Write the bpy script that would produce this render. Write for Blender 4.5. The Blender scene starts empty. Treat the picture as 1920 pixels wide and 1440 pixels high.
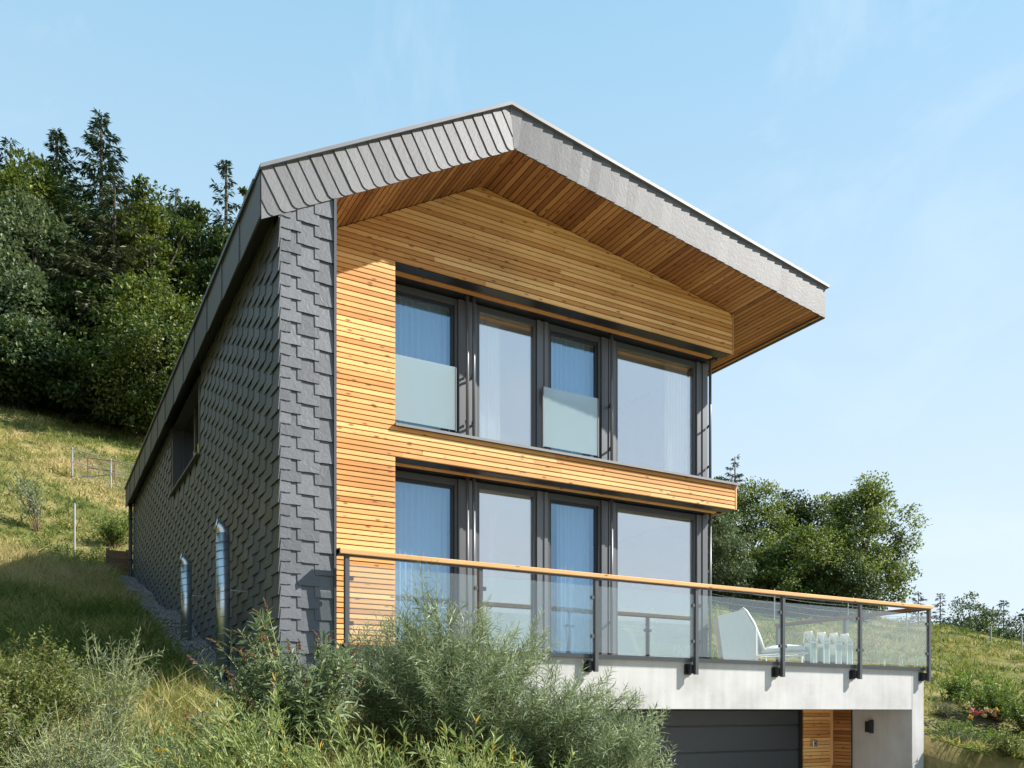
import bpy, math, random
import numpy as np
from mathutils import Vector, Matrix

random.seed(7)
rng = np.random.default_rng(7)
scene = bpy.context.scene
COL = scene.collection

# ------------------------------------------------------------------ camera
# world axes: X runs along the facade, Y runs into the hill, Z up, eye level at z = 0
TH = math.atan2(2840, 1600)
SX, CX = math.sin(TH), math.cos(TH)
cam = bpy.data.cameras.new('camera')
cam.sensor_width = 36.0
cam.lens = 30.0
cam.shift_y = 615.0 / 1920.0
cam.clip_start = 0.05
cam.clip_end = 2000.0
cam_ob = bpy.data.objects.new('camera', cam)
COL.objects.link(cam_ob)
cam_ob.location = (0, 0, 0)
cam_ob.rotation_euler = (math.pi / 2, 0, -(math.pi / 2 - TH))
scene.camera = cam_ob

# ------------------------------------------------------------------ sky, sun, exposure
SUN = Vector((1.62, -1.0, 1.53)).normalized()
world = bpy.data.worlds.new('World')
scene.world = world
world.use_nodes = True
wn = world.node_tree
bg = wn.nodes['Background']
sky = wn.nodes.new('ShaderNodeTexSky')
sky.sky_type = 'NISHITA'
sky.sun_disc = False
sky.sun_elevation = math.asin(SUN.z)
sky.sun_rotation = math.atan2(SUN.x, SUN.y)
sky.altitude = 500
sky.air_density = 0.6
sky.dust_density = 0.3
sky.ozone_density = 1.0
# thin high wisps of cirrus
wt = wn.nodes.new('ShaderNodeTexCoord')
wm = wn.nodes.new('ShaderNodeMapping')
wm.inputs['Scale'].default_value = (2.4, 0.8, 2.2)
wm.inputs['Rotation'].default_value = (0.2, 0.3, 0.5)
wz = wn.nodes.new('ShaderNodeTexNoise')
wz.inputs['Scale'].default_value = 2.3
wz.inputs['Detail'].default_value = 7
wz.inputs['Roughness'].default_value = 0.6
wz.inputs['Distortion'].default_value = 0.6
wr = wn.nodes.new('ShaderNodeMapRange')
wr.inputs['From Min'].default_value = 0.46
wr.inputs['From Max'].default_value = 0.85
wr.inputs['To Min'].default_value = 0.75
wr.inputs['To Max'].default_value = 0.75
wx = wn.nodes.new('ShaderNodeMix')
wx.data_type = 'RGBA'
wx.inputs['B'].default_value = (0.98, 1.74, 2.20, 1)
wl = wn.links
wl.new(wt.outputs['Generated'], wm.inputs['Vector'])
wl.new(wm.outputs['Vector'], wz.inputs['Vector'])
wl.new(wz.outputs['Fac'], wr.inputs['Value'])
wl.new(wr.outputs['Result'], wx.inputs['Factor'])
wl.new(sky.outputs['Color'], wx.inputs['A'])
wr2 = wn.nodes.new('ShaderNodeMapRange')
wr2.inputs['From Min'].default_value = 0.52
wr2.inputs['From Max'].default_value = 0.80
wr2.inputs['To Min'].default_value = 0.0
wr2.inputs['To Max'].default_value = 0.32
wx2 = wn.nodes.new('ShaderNodeMix')
wx2.data_type = 'RGBA'
wx2.inputs['B'].default_value = (2.35, 2.6, 2.75, 1)
wl.new(wz.outputs['Fac'], wr2.inputs['Value'])
wl.new(wr2.outputs['Result'], wx2.inputs['Factor'])
# paler towards the horizon all round
ws = wn.nodes.new('ShaderNodeSeparateXYZ')
wh = wn.nodes.new('ShaderNodeMapRange')
wh.inputs['From Min'].default_value = 0.64
wh.inputs['From Max'].default_value = 0.0
wh.inputs['To Min'].default_value = 0.0
wh.inputs['To Max'].default_value = 0.92
wx3 = wn.nodes.new('ShaderNodeMix')
wx3.data_type = 'RGBA'
wx3.inputs['B'].default_value = (2.05, 2.2, 2.33, 1)
wl.new(wt.outputs['Generated'], ws.inputs[0])
wl.new(ws.outputs['Z'], wh.inputs['Value'])
wl.new(wh.outputs['Result'], wx3.inputs['Factor'])
wl.new(wx.outputs['Result'], wx3.inputs['A'])
wl.new(wx3.outputs['Result'], wx2.inputs['A'])
wl.new(wx2.outputs['Result'], bg.inputs['Color'])
bg.inputs['Strength'].default_value = 0.15

sun = bpy.data.lights.new('sun', 'SUN')
sun.energy = 3.6
sun.angle = math.radians(0.5)
sun.color = (1.0, 0.94, 0.86)
sun_ob = bpy.data.objects.new('sun', sun)
COL.objects.link(sun_ob)
sun_ob.location = (20, -20, 30)
sun_ob.rotation_euler = SUN.to_track_quat('Z', 'Y').to_euler()

vs = scene.view_settings
vs.view_transform = 'Standard'
vs.look = 'None'
vs.gamma = 1.0
vs.use_curve_mapping = False
vs.exposure = 1.5
scene.render.engine = 'CYCLES'
scene.cycles.max_bounces = 8
scene.cycles.transparent_max_bounces = 16
scene.cycles.use_denoising = True
scene.cycles.denoising_input_passes = "RGB_ALBEDO_NORMAL"
scene.cycles.denoising_prefilter = "ACCURATE"

# ------------------------------------------------------------------ helpers
BASE = {}


def reg(o, parent, base):
    COL.objects.link(o)
    if parent is not None:
        o.parent = parent
        BASE[o.name] = BASE[parent.name]
    else:
        BASE[o.name] = Vector(base)
        o.location = base
    return o


def tag(o, label=None, cat=None, group=None, kind=None):
    if label: o['label'] = label
    if cat: o['category'] = cat
    if group: o['group'] = group
    if kind: o['kind'] = kind
    return o


def thing(name, base, label, cat, group=None):
    o = bpy.data.objects.new(name, None)
    o.empty_display_size = 0.2
    reg(o, None, base)
    return tag(o, label, cat, group)


class MB:
    def __init__(self):
        self.v = []; self.f = []

    def add(self, v, f):
        n = len(self.v)
        self.v += [tuple(p) for p in v]
        self.f += [tuple(i + n for i in q) for q in f]
        return self

    def box(self, x0, x1, y0, y1, z0, z1):
        return self.add([(x0, y0, z0), (x1, y0, z0), (x1, y1, z0), (x0, y1, z0),
                         (x0, y0, z1), (x1, y0, z1), (x1, y1, z1), (x0, y1, z1)],
                        [(0, 3, 2, 1), (4, 5, 6, 7), (0, 1, 5, 4), (1, 2, 6, 5), (2, 3, 7, 6), (3, 0, 4, 7)])

    def prism(self, poly, d0, d1):
        """poly: list of 3D points (front ring); d0,d1 offset vectors of the two rings"""
        n = len(poly)
        a = [Vector(p) + Vector(d0) for p in poly]
        b = [Vector(p) + Vector(d1) for p in poly]
        f = [tuple(range(n)), tuple(range(2 * n - 1, n - 1, -1))]
        for i in range(n):
            j = (i + 1) % n
            f.append((i, i + n, j + n, j))
        return self.add(a + b, f)

    def bar(self, a, b, w, h, up=(0, 0, 1)):
        a = Vector(a); b = Vector(b)
        d = (b - a).normalized()
        s = d.cross(Vector(up))
        if s.length < 1e-4: s = d.cross(Vector((1, 0, 0)))
        s.normalize(); u = s.cross(d).normalized()
        q = [s * (-w / 2) + u * (-h / 2), s * (w / 2) + u * (-h / 2), s * (w / 2) + u * (h / 2), s * (-w / 2) + u * (h / 2)]
        v = [a + k for k in q] + [b + k for k in q]
        return self.add(v, [(0, 1, 2, 3), (7, 6, 5, 4), (0, 4, 5, 1), (1, 5, 6, 2), (2, 6, 7, 3), (3, 7, 4, 0)])

    def tube(self, pts, rad, n=10, cap=True):
        pts = [Vector(p) for p in pts]
        if not hasattr(rad, '__len__'): rad = [rad] * len(pts)
        v = []; f = []
        ref = None
        for i, p in enumerate(pts):
            d = (pts[min(i + 1, len(pts) - 1)] - pts[max(i - 1, 0)]).normalized()
            if ref is None:
                ref = d.cross(Vector((0, 0, 1)))
                if ref.length < 1e-3: ref = Vector((1, 0, 0))
            ref = (ref - d * ref.dot(d)).normalized()
            w = d.cross(ref)
            for k in range(n):
                a = 2 * math.pi * k / n
                v.append(p + (ref * math.cos(a) + w * math.sin(a)) * rad[i])
        for i in range(len(pts) - 1):
            for k in range(n):
                k2 = (k + 1) % n
                f.append((i * n + k, i * n + k2, (i + 1) * n + k2, (i + 1) * n + k))
        if cap:
            f.append(tuple(range(n - 1, -1, -1)))
            f.append(tuple(range((len(pts) - 1) * n, len(pts) * n)))
        return self.add(v, f)

    def build(self, name, mat, parent=None, base=None, smooth=False, bevel=0):
        b = BASE[parent.name] if parent is not None else Vector(base if base else (0, 0, 0))
        me = bpy.data.meshes.new(name)
        me.from_pydata([tuple(Vector(p) - b) for p in self.v], [], self.f)
        me.update()
        if mat: me.materials.append(mat)
        if smooth:
            me.polygons.foreach_set('use_smooth', [True] * len(me.polygons))
        o = bpy.data.objects.new(name, me)
        reg(o, parent, b)
        if bevel:
            m = o.modifiers.new('bevel', 'BEVEL')
            m.width = bevel; m.segments = 2; m.limit_method = 'ANGLE'
        return o


def np_mesh(name, verts, quads, mat, parent=None, base=None, attr=None, smooth=False):
    b = np.array(BASE[parent.name] if parent is not None else (base if base is not None else (0, 0, 0)), dtype=np.float64)
    verts = (np.asarray(verts, dtype=np.float64).reshape(-1, 3) - b).astype(np.float32)
    quads = np.asarray(quads, dtype=np.int32)
    k = quads.shape[1]
    me = bpy.data.meshes.new(name)
    me.vertices.add(len(verts)); me.vertices.foreach_set('co', verts.ravel())
    me.loops.add(quads.size); me.loops.foreach_set('vertex_index', quads.ravel())
    me.polygons.add(len(quads))
    me.polygons.foreach_set('loop_start', np.arange(0, quads.size, k, dtype=np.int32))
    if attr is not None:
        a = me.attributes.new('tint', 'FLOAT', 'POINT')
        a.data.foreach_set('value', np.asarray(attr, dtype=np.float32))
    me.update(calc_edges=True)
    me.validate()
    if smooth: me.shade_smooth()
    else: me.shade_flat()
    if mat: me.materials.append(mat)
    o = bpy.data.objects.new(name, me)
    reg(o, parent, tuple(b))
    return o


def nrm(a):
    return a / np.maximum(np.linalg.norm(a, axis=-1, keepdims=True), 1e-9)


def leaf_geo(P, D, L, W, fold=0.15, N=None):
    """folded diamond leaves. P,D (n,3); L,W (n,)"""
    n = len(P)
    D = nrm(D)
    if N is None: N = rng.normal(size=(n, 3))
    S = nrm(np.cross(D, N)); U = nrm(np.cross(S, D))
    L = np.asarray(L)[:, None]; W = np.asarray(W)[:, None]
    m = P + D * L * 0.45
    v = np.stack([P, m + S * W * .5 + U * W * fold, P + D * L - U * L * .06, m - S * W * .5 + U * W * fold], axis=1)
    q = np.arange(n * 4).reshape(n, 4)
    return v.reshape(-1, 3), q


# ------------------------------------------------------------------ materials
def mat_new(name):
    m = bpy.data.materials.new(name); m.use_nodes = True
    nt = m.node_tree
    return m, nt, nt.nodes['Principled BSDF'], nt.nodes['Material Output']


def nd(nt, t, **kw):
    n = nt.nodes.new(t)
    for k, v in kw.items():
        if k in n.inputs: n.inputs[k].default_value = v
        else: setattr(n, k, v)
    return n


def ramp(nt, stops):
    r = nt.nodes.new('ShaderNodeValToRGB')
    e = r.color_ramp.elements
    while len(e) < len(stops): e.new(0.5)
    for k, (p, c) in enumerate(stops):
        e[k].position = p; e[k].color = (*c, 1) if len(c) == 3 else c
    return r


def plain(name, col, rough=0.5, metal=0.0, noise=0.12, scale=8.0, bump=0.0, bscale=60.0, spec=0.5):
    m, nt, p, out = mat_new(name)
    L = nt.links
    g = nd(nt, 'ShaderNodeNewGeometry')
    n = nd(nt, 'ShaderNodeTexNoise', Scale=scale, Detail=6.0, Roughness=0.6)
    L.new(g.outputs['Position'], n.inputs['Vector'])
    r = ramp(nt, [(0.25, tuple(c * (1 - noise) for c in col)), (0.75, tuple(min(1, c * (1 + noise)) for c in col))])
    L.new(n.outputs['Fac'], r.inputs['Fac'])
    L.new(r.outputs['Color'], p.inputs['Base Color'])
    p.inputs['Roughness'].default_value = rough
    p.inputs['Metallic'].default_value = metal
    p.inputs['Specular IOR Level'].default_value = spec
    if bump:
        n2 = nd(nt, 'ShaderNodeTexNoise', Scale=bscale, Detail=5.0)
        L.new(g.outputs['Position'], n2.inputs['Vector'])
        b = nd(nt, 'ShaderNodeBump', Strength=bump, Distance=0.02)
        L.new(n2.outputs['Fac'], b.inputs['Height'])
        L.new(b.outputs['Normal'], p.inputs['Normal'])
    return m


def wood(name, c_dark, c_mid, c_light, axis='X', rough=0.6):
    """larch boards: grain stretched along the board, a tone of its own for each board, knots"""
    m, nt, p, out = mat_new(name)
    L = nt.links
    g = nd(nt, 'ShaderNodeNewGeometry')
    oi = nd(nt, 'ShaderNodeObjectInfo')
    off = nd(nt, 'ShaderNodeVectorMath', operation='SCALE')
    cmb = nd(nt, 'ShaderNodeCombineXYZ')
    mul = nd(nt, 'ShaderNodeMath', operation='MULTIPLY'); mul.inputs[1].default_value = 37.0
    L.new(oi.outputs['Random'], mul.inputs[0])
    for k in range(3): L.new(mul.outputs[0], cmb.inputs[k])
    add = nd(nt, 'ShaderNodeVectorMath', operation='ADD')
    L.new(g.outputs['Position'], add.inputs[0]); L.new(cmb.outputs[0], add.inputs[1])
    mp = nd(nt, 'ShaderNodeMapping')
    s = {'X': (1.3, 45, 45), 'Y': (45, 1.3, 45), 'Z': (45, 45, 1.3)}[axis]
    mp.inputs['Scale'].default_value = s
    L.new(add.outputs[0], mp.inputs['Vector'])
    n = nd(nt, 'ShaderNodeTexNoise', Scale=1.0, Detail=5.0, Roughness=0.65, Distortion=0.4)
    L.new(mp.outputs[0], n.inputs['Vector'])
    # board tone + grain
    mix = nd(nt, 'ShaderNodeMath', operation='MULTIPLY_ADD')
    mix.inputs[1].default_value = 0.55
    L.new(oi.outputs['Random'], mix.inputs[0])
    sc = nd(nt, 'ShaderNodeMath', operation='MULTIPLY'); sc.inputs[1].default_value = 0.5
    L.new(n.outputs['Fac'], sc.inputs[0]); L.new(sc.outputs[0], mix.inputs[2])
    r = ramp(nt, [(0.12, c_dark), (0.5, c_mid), (0.88, c_light)])
    L.new(mix.outputs[0], r.inputs['Fac'])
    # knots
    mk = nd(nt, 'ShaderNodeMapping')
    mk.inputs['Scale'].default_value = {'X': (3.6, 11, 11), 'Y': (11, 3.6, 11), 'Z': (11, 11, 3.6)}[axis]
    L.new(add.outputs[0], mk.inputs['Vector'])
    vo = nd(nt, 'ShaderNodeTexVoronoi', Scale=1.0)
    L.new(mk.outputs[0], vo.inputs['Vector'])
    kr = nd(nt, 'ShaderNodeMapRange')
    kr.inputs['From Min'].default_value = 0.09; kr.inputs['From Max'].default_value = 0.20
    kr.inputs['To Min'].default_value = 0.85; kr.inputs['To Max'].default_value = 0.0
    L.new(vo.outputs['Distance'], kr.inputs['Value'])
    mx = nd(nt, 'ShaderNodeMix', data_type='RGBA')
    L.new(kr.outputs['Result'], mx.inputs['Factor'])
    L.new(r.outputs['Color'], mx.inputs['A'])
    mx.inputs['B'].default_value = (c_dark[0] * .42, c_dark[1] * .36, c_dark[2] * .35, 1)
    # slow weathering patches
    n3 = nd(nt, 'ShaderNodeTexNoise', Scale=0.9, Detail=4.0)
    L.new(g.outputs['Position'], n3.inputs['Vector'])
    m3 = nd(nt, 'ShaderNodeMapRange')
    m3.inputs['From Min'].default_value = 0.3; m3.inputs['From Max'].default_value = 0.75
    m3.inputs['To Min'].default_value = 0.85; m3.inputs['To Max'].default_value = 1.12
    L.new(n3.outputs['Fac'], m3.inputs['Value'])
    hs = nd(nt, 'ShaderNodeHueSaturation')
    L.new(mx.outputs['Result'], hs.inputs['Color']); L.new(m3.outputs['Result'], hs.inputs['Value'])
    L.new(hs.outputs['Color'], p.inputs['Base Color'])
    p.inputs['Roughness'].default_value = rough
    p.inputs['Specular IOR Level'].default_value = 0.3
    b = nd(nt, 'ShaderNodeBump', Strength=0.25, Distance=0.004)
    L.new(n.outputs['Fac'], b.inputs['Height']); L.new(b.outputs['Normal'], p.inputs['Normal'])
    return m


def slate_mat(name, c0, c1, rough=0.5, bump=0.5):
    m, nt, p, out = mat_new(name)
    L = nt.links
    g = nd(nt, 'ShaderNodeNewGeometry'); oi = nd(nt, 'ShaderNodeObjectInfo')
    cmb = nd(nt, 'ShaderNodeCombineXYZ')
    mul = nd(nt, 'ShaderNodeMath', operation='MULTIPLY'); mul.inputs[1].default_value = 23.0
    L.new(oi.outputs['Random'], mul.inputs[0])
    for k in range(3): L.new(mul.outputs[0], cmb.inputs[k])
    add = nd(nt, 'ShaderNodeVectorMath', operation='ADD')
    L.new(g.outputs['Position'], add.inputs[0]); L.new(cmb.outputs[0], add.inputs[1])
    n = nd(nt, 'ShaderNodeTexNoise', Scale=7.0, Detail=7.0, Roughness=0.62, Distortion=1.2)
    L.new(add.outputs[0], n.inputs['Vector'])
    ad2 = nd(nt, 'ShaderNodeMath', operation='MULTIPLY_ADD'); ad2.inputs[1].default_value = 0.6
    L.new(oi.outputs['Random'], ad2.inputs[0])
    s = nd(nt, 'ShaderNodeMath', operation='MULTIPLY'); s.inputs[1].default_value = 0.5
    L.new(n.outputs['Fac'], s.inputs[0]); L.new(s.outputs[0], ad2.inputs[2])
    r = ramp(nt, [(0.15, c0), (0.85, c1)])
    L.new(ad2.outputs[0], r.inputs['Fac'])
    L.new(r.outputs['Color'], p.inputs['Base Color'])
    p.inputs['Roughness'].default_value = rough
    mp = nd(nt, 'ShaderNodeMapping'); mp.inputs['Scale'].default_value = (10, 10, 10)
    L.new(add.outputs[0], mp.inputs['Vector'])
    n2 = nd(nt, 'ShaderNodeTexNoise', Scale=1.0, Detail=3.0, Roughness=0.45, Distortion=2.2)
    L.new(mp.outputs[0], n2.inputs['Vector'])
    b = nd(nt, 'ShaderNodeBump', Strength=bump, Distance=0.012)
    L.new(n2.outputs['Fac'], b.inputs['Height']); L.new(b.outputs['Normal'], p.inputs['Normal'])
    return m


def glass(name, tint, refl, refl_tint=(1, 1, 1), rough=0.0, wave=0.0, haze=None):
    """clear or coated pane: part mirror, part see-through, more mirror at a glancing angle"""
    m, nt, p, out = mat_new(name)
    nt.nodes.remove(p)
    L = nt.links
    tr = nd(nt, 'ShaderNodeBsdfTransparent'); tr.inputs['Color'].default_value = (*tint, 1)
    gl = nd(nt, 'ShaderNodeBsdfGlossy'); gl.inputs['Color'].default_value = (*refl_tint, 1)
    gl.inputs['Roughness'].default_value = rough
    lw = nd(nt, 'ShaderNodeLayerWeight'); lw.inputs['Blend'].default_value = 0.5
    pw = nd(nt, 'ShaderNodeMath', operation='POWER'); pw.inputs[1].default_value = 3.5
    L.new(lw.outputs['Facing'], pw.inputs[0])
    mr = nd(nt, 'ShaderNodeMapRange')
    mr.inputs['To Min'].default_value = refl; mr.inputs['To Max'].default_value = 1.0
    L.new(pw.outputs[0], mr.inputs['Value'])
    mx = nd(nt, 'ShaderNodeMixShader')
    L.new(mr.outputs['Result'], mx.inputs[0])
    if haze:
        df = nd(nt, 'ShaderNodeBsdfDiffuse'); df.inputs['Color'].default_value = (*haze[1], 1)
        tl = nd(nt, 'ShaderNodeBsdfTranslucent'); tl.inputs['Color'].default_value = (*haze[1], 1)
        dm = nd(nt, 'ShaderNodeMixShader'); dm.inputs[0].default_value = 0.5
        L.new(df.outputs[0], dm.inputs[1]); L.new(tl.outputs[0], dm.inputs[2])
        m0 = nd(nt, 'ShaderNodeMixShader'); m0.inputs[0].default_value = haze[0]
        L.new(tr.outputs[0], m0.inputs[1]); L.new(dm.outputs[0], m0.inputs[2])
        L.new(m0.outputs[0], mx.inputs[1])
    else:
        L.new(tr.outputs[0], mx.inputs[1])
    L.new(gl.outputs[0], mx.inputs[2])
    if wave:
        g = nd(nt, 'ShaderNodeNewGeometry')
        mp = nd(nt, 'ShaderNodeMapping'); mp.inputs['Scale'].default_value = (5, 1, 1.6)
        L.new(g.outputs['Position'], mp.inputs['Vector'])
        n = nd(nt, 'ShaderNodeTexNoise', Scale=1.0, Detail=2.0, Distortion=1.0)
        L.new(mp.outputs[0], n.inputs['Vector'])
        b = nd(nt, 'ShaderNodeBump', Strength=wave, Distance=0.02)
        L.new(n.outputs['Fac'], b.inputs['Height']); L.new(b.outputs['Normal'], gl.inputs['Normal'])
    L.new(mx.outputs[0], out.inputs['Surface'])
    return m


def leaf_mat(name, stops, trans=0.35, rough=0.5, spec=0.35):
    """leaf colour comes from a random value of each leaf"""
    m, nt, p, out = mat_new(name)
    L = nt.links
    a = nd(nt, 'ShaderNodeAttribute', attribute_name='tint')
    r = ramp(nt, stops)
    L.new(a.outputs['Fac'], r.inputs['Fac'])
    L.new(r.outputs['Color'], p.inputs['Base Color'])
    p.inputs['Roughness'].default_value = rough
    p.inputs['Specular IOR Level'].default_value = spec
    t = nd(nt, 'ShaderNodeBsdfTranslucent')
    hs = nd(nt, 'ShaderNodeHueSaturation'); hs.inputs['Hue'].default_value = 0.485
    hs.inputs['Value'].default_value = 1.5; hs.inputs['Saturation'].default_value = 1.1
    L.new(r.outputs['Color'], hs.inputs['Color']); L.new(hs.outputs['Color'], t.inputs['Color'])
    mx = nd(nt, 'ShaderNodeMixShader'); mx.inputs[0].default_value = trans
    L.new(p.outputs[0], mx.inputs[1]); L.new(t.outputs[0], mx.inputs[2])
    L.new(mx.outputs[0], out.inputs['Surface'])
    return m


M = {}
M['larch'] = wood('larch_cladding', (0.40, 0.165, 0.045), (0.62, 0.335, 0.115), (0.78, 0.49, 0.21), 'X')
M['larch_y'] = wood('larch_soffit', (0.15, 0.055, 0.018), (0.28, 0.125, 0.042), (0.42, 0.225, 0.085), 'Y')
M['larch_z'] = wood('larch_upright', (0.36, 0.17, 0.06), (0.54, 0.30, 0.125), (0.66, 0.41, 0.2), 'Z')
M['rail_wood'] = wood('larch_handrail', (0.46, 0.23, 0.08), (0.60, 0.35, 0.15), (0.70, 0.45, 0.22), 'X')
M['old_wood'] = wood('weathered_boards', (0.10, 0.055, 0.03), (0.17, 0.10, 0.06), (0.25, 0.17, 0.11), 'X')
M['slate'] = slate_mat('slate_shingle', (0.064, 0.068, 0.078), (0.120, 0.127, 0.143), 0.5, 0.32)
M['slate_f'] = slate_mat('slate_fascia', (0.074, 0.076, 0.083), (0.128, 0.131, 0.140), 0.55, 0.22)
M['membrane'] = plain('dark_membrane', (0.02, 0.018, 0.016), 0.9)
M['metal'] = plain('anthracite_metal', (0.055, 0.06, 0.068), 0.42, 0.0, 0.06, 3.0)
M['metal_l'] = plain('grey_metal_panel', (0.12, 0.125, 0.135), 0.4, 0.3, 0.05, 2.0)
M['metal_dk'] = plain('black_metal', (0.012, 0.013, 0.016), 0.45)
M['zinc'] = plain('zinc_flashing', (0.15, 0.155, 0.165), 0.5, 0.1, 0.08, 6.0)
M['steel'] = plain('galvanised_steel', (0.62, 0.65, 0.68), 0.32, 0.95, 0.10, 14.0)
M['steel_seam'] = plain('spiral_seam', (0.36, 0.38, 0.40), 0.4, 0.9)
M['chrome'] = plain('brushed_steel', (0.55, 0.55, 0.56), 0.25, 1.0)
M['white_paint'] = plain('white_paint', (0.80, 0.80, 0.79), 0.5, 0, 0.03)
M['plaster'] = plain('interior_plaster', (0.82, 0.81, 0.79), 0.8, 0, 0.02)
M['floor'] = plain('interior_floor', (0.28, 0.18, 0.10), 0.5, 0, 0.1)
M['fabric'] = plain('white_canvas', (0.74, 0.74, 0.73), 0.85, 0, 0.04, 20, 0.3, 140)
M['curtain'] = plain('white_voile', (0.88, 0.88, 0.88), 0.9, 0, 0.02)
M['candle'] = plain('candle_wax', (0.75, 0.72, 0.64), 0.6, 0, 0.03)
M['garage'] = plain('garage_door_paint', (0.04, 0.05, 0.058), 0.38, 0.1, 0.05, 4.0)
M['post'] = plain('fence_post_metal', (0.32, 0.33, 0.34), 0.5, 0.4, 0.1)
M['rust'] = plain('rusty_metal', (0.20, 0.08, 0.04), 0.8, 0, 0.2, 20)
M['bark'] = plain('bark', (0.075, 0.055, 0.04), 0.9, 0, 0.3, 12, 0.6, 25)
M['stem'] = plain('green_stem', (0.16, 0.17, 0.06), 0.7, 0, 0.2, 30)
M['stem_l'] = plain('pale_stem', (0.30, 0.33, 0.12), 0.6, 0, 0.2, 30)
M['stem_b'] = plain('brown_stem', (0.13, 0.08, 0.045), 0.8, 0, 0.2, 30)
M['pane'] = glass('coated_window_glass', (0.95, 0.95, 0.94), 0.43, (1.0, 0.98, 0.96), wave=0.0)
M['pane_b'] = glass('blue_coated_window_glass', (0.74, 0.83, 0.90), 0.20, (0.55, 0.76, 0.95), wave=0.10)
M['rail_glass'] = glass('balustrade_glass', (0.925, 0.965, 0.95), 0.075, (1, 1, 1), haze=(0.025, (0.72, 0.8, 0.77)))
M['frost'] = glass('satin_parapet_glass', (0.70, 0.80, 0.82), 0.14, (1, 1, 1), 0.05, haze=(0.45, (0.62, 0.74, 0.75)))
M['lantern_glass'] = glass('lantern_glass', (0.8, 0.86, 0.84), 0.08, haze=(0.38, (0.62, 0.68, 0.66)))
M['dark_pane'] = glass('dark_window_glass', (0.06, 0.07, 0.08), 0.02)


def concrete_mat():
    m, nt, p, out = mat_new('fair_faced_concrete')
    L = nt.links
    g = nd(nt, 'ShaderNodeNewGeometry')
    n = nd(nt, 'ShaderNodeTexNoise', Scale=1.3, Detail=8.0, Roughness=0.62)
    L.new(g.outputs['Position'], n.inputs['Vector'])
    r = ramp(nt, [(0.25, (0.31, 0.309, 0.305)), (0.55, (0.415, 0.414, 0.41)), (0.8, (0.465, 0.464, 0.46))])
    L.new(n.outputs['Fac'], r.inputs['Fac'])
    # vertical streaks
    mp = nd(nt, 'ShaderNodeMapping'); mp.inputs['Scale'].default_value = (9, 9, 0.7)
    L.new(g.outputs['Position'], mp.inputs['Vector'])
    n2 = nd(nt, 'ShaderNodeTexNoise', Scale=1.0, Detail=4.0)
    L.new(mp.outputs[0], n2.inputs['Vector'])
    mr = nd(nt, 'ShaderNodeMapRange')
    mr.inputs['From Min'].default_value = 0.35; mr.inputs['From Max'].default_value = 0.8
    mr.inputs['To Min'].default_value = 0.92; mr.inputs['To Max'].default_value = 1.06
    L.new(n2.outputs['Fac'], mr.inputs['Value'])
    # blow holes
    vo = nd(nt, 'ShaderNodeTexVoronoi', Scale=11.0)
    L.new(g.outputs['Position'], vo.inputs['Vector'])
    vr = nd(nt, 'ShaderNodeMapRange')
    vr.inputs['From Min'].default_value = 0.05; vr.inputs['From Max'].default_value = 0.085
    vr.inputs['To Min'].default_value = 0.55; vr.inputs['To Max'].default_value = 1.0
    L.new(vo.outputs['Distance'], vr.inputs['Value'])
    mu = nd(nt, 'ShaderNodeMath', operation='MULTIPLY')
    L.new(mr.outputs['Result'], mu.inputs[0]); L.new(vr.outputs['Result'], mu.inputs[1])
    hs = nd(nt, 'ShaderNodeHueSaturation')
    L.new(r.outputs['Color'], hs.inputs['Color']); L.new(mu.outputs[0], hs.inputs['Value'])
    L.new(hs.outputs['Color'], p.inputs['Base Color'])
    p.inputs['Roughness'].default_value = 0.75
    b = nd(nt, 'ShaderNodeBump', Strength=0.15, Distance=0.01)
    L.new(n.outputs['Fac'], b.inputs['Height']); L.new(b.outputs['Normal'], p.inputs['Normal'])
    return m


def ground_mat():
    m, nt, p, out = mat_new('meadow_soil')
    L = nt.links
    g = nd(nt, 'ShaderNodeNewGeometry')
    n = nd(nt, 'ShaderNodeTexNoise', Scale=0.22, Detail=8.0, Roughness=0.68)
    L.new(g.outputs['Position'], n.inputs['Vector'])
    r = ramp(nt, [(0.28, (0.08, 0.10, 0.026)), (0.44, (0.14, 0.14, 0.04)), (0.56, (0.24, 0.20, 0.08)), (0.72, (0.36, 0.27, 0.13))])
    L.new(n.outputs['Fac'], r.inputs['Fac'])
    n2 = nd(nt, 'ShaderNodeTexNoise', Scale=7.0, Detail=6.0, Roughness=0.75)
    L.new(g.outputs['Position'], n2.inputs['Vector'])
    mr = nd(nt, 'ShaderNodeMapRange')
    mr.inputs['From Min'].default_value = 0.3; mr.inputs['From Max'].default_value = 0.7
    mr.inputs['To Min'].default_value = 0.55; mr.inputs['To Max'].default_value = 1.25
    L.new(n2.outputs['Fac'], mr.inputs['Value'])
    hs = nd(nt, 'ShaderNodeHueSaturation')
    L.new(r.outputs['Color'], hs.inputs['Color']); L.new(mr.outputs['Result'], hs.inputs['Value'])
    L.new(hs.outputs['Color'], p.inputs['Base Color'])
    p.inputs['Roughness'].default_value = 0.95
    p.inputs['Specular IOR Level'].default_value = 0.1
    b = nd(nt, 'ShaderNodeBump', Strength=0.5, Distance=0.05)
    L.new(n2.outputs['Fac'], b.inputs['Height']); L.new(b.outputs['Normal'], p.inputs['Normal'])
    return m


M['concrete'] = concrete_mat()
M['ground'] = ground_mat()
M['gravel'] = plain('gravel', (0.22, 0.21, 0.20), 0.85, 0, 0.3, 40)
M['mulch'] = plain('bark_mulch', (0.10, 0.075, 0.055), 0.95, 0, 0.4, 30, 0.8, 40)
M['paving'] = plain('pale_bounce_paving', (0.52, 0.50, 0.46), 0.85, 0, 0.12, 12, 0.3, 60)  # pale tone chosen to bounce sun up onto gable and soffit

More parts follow.
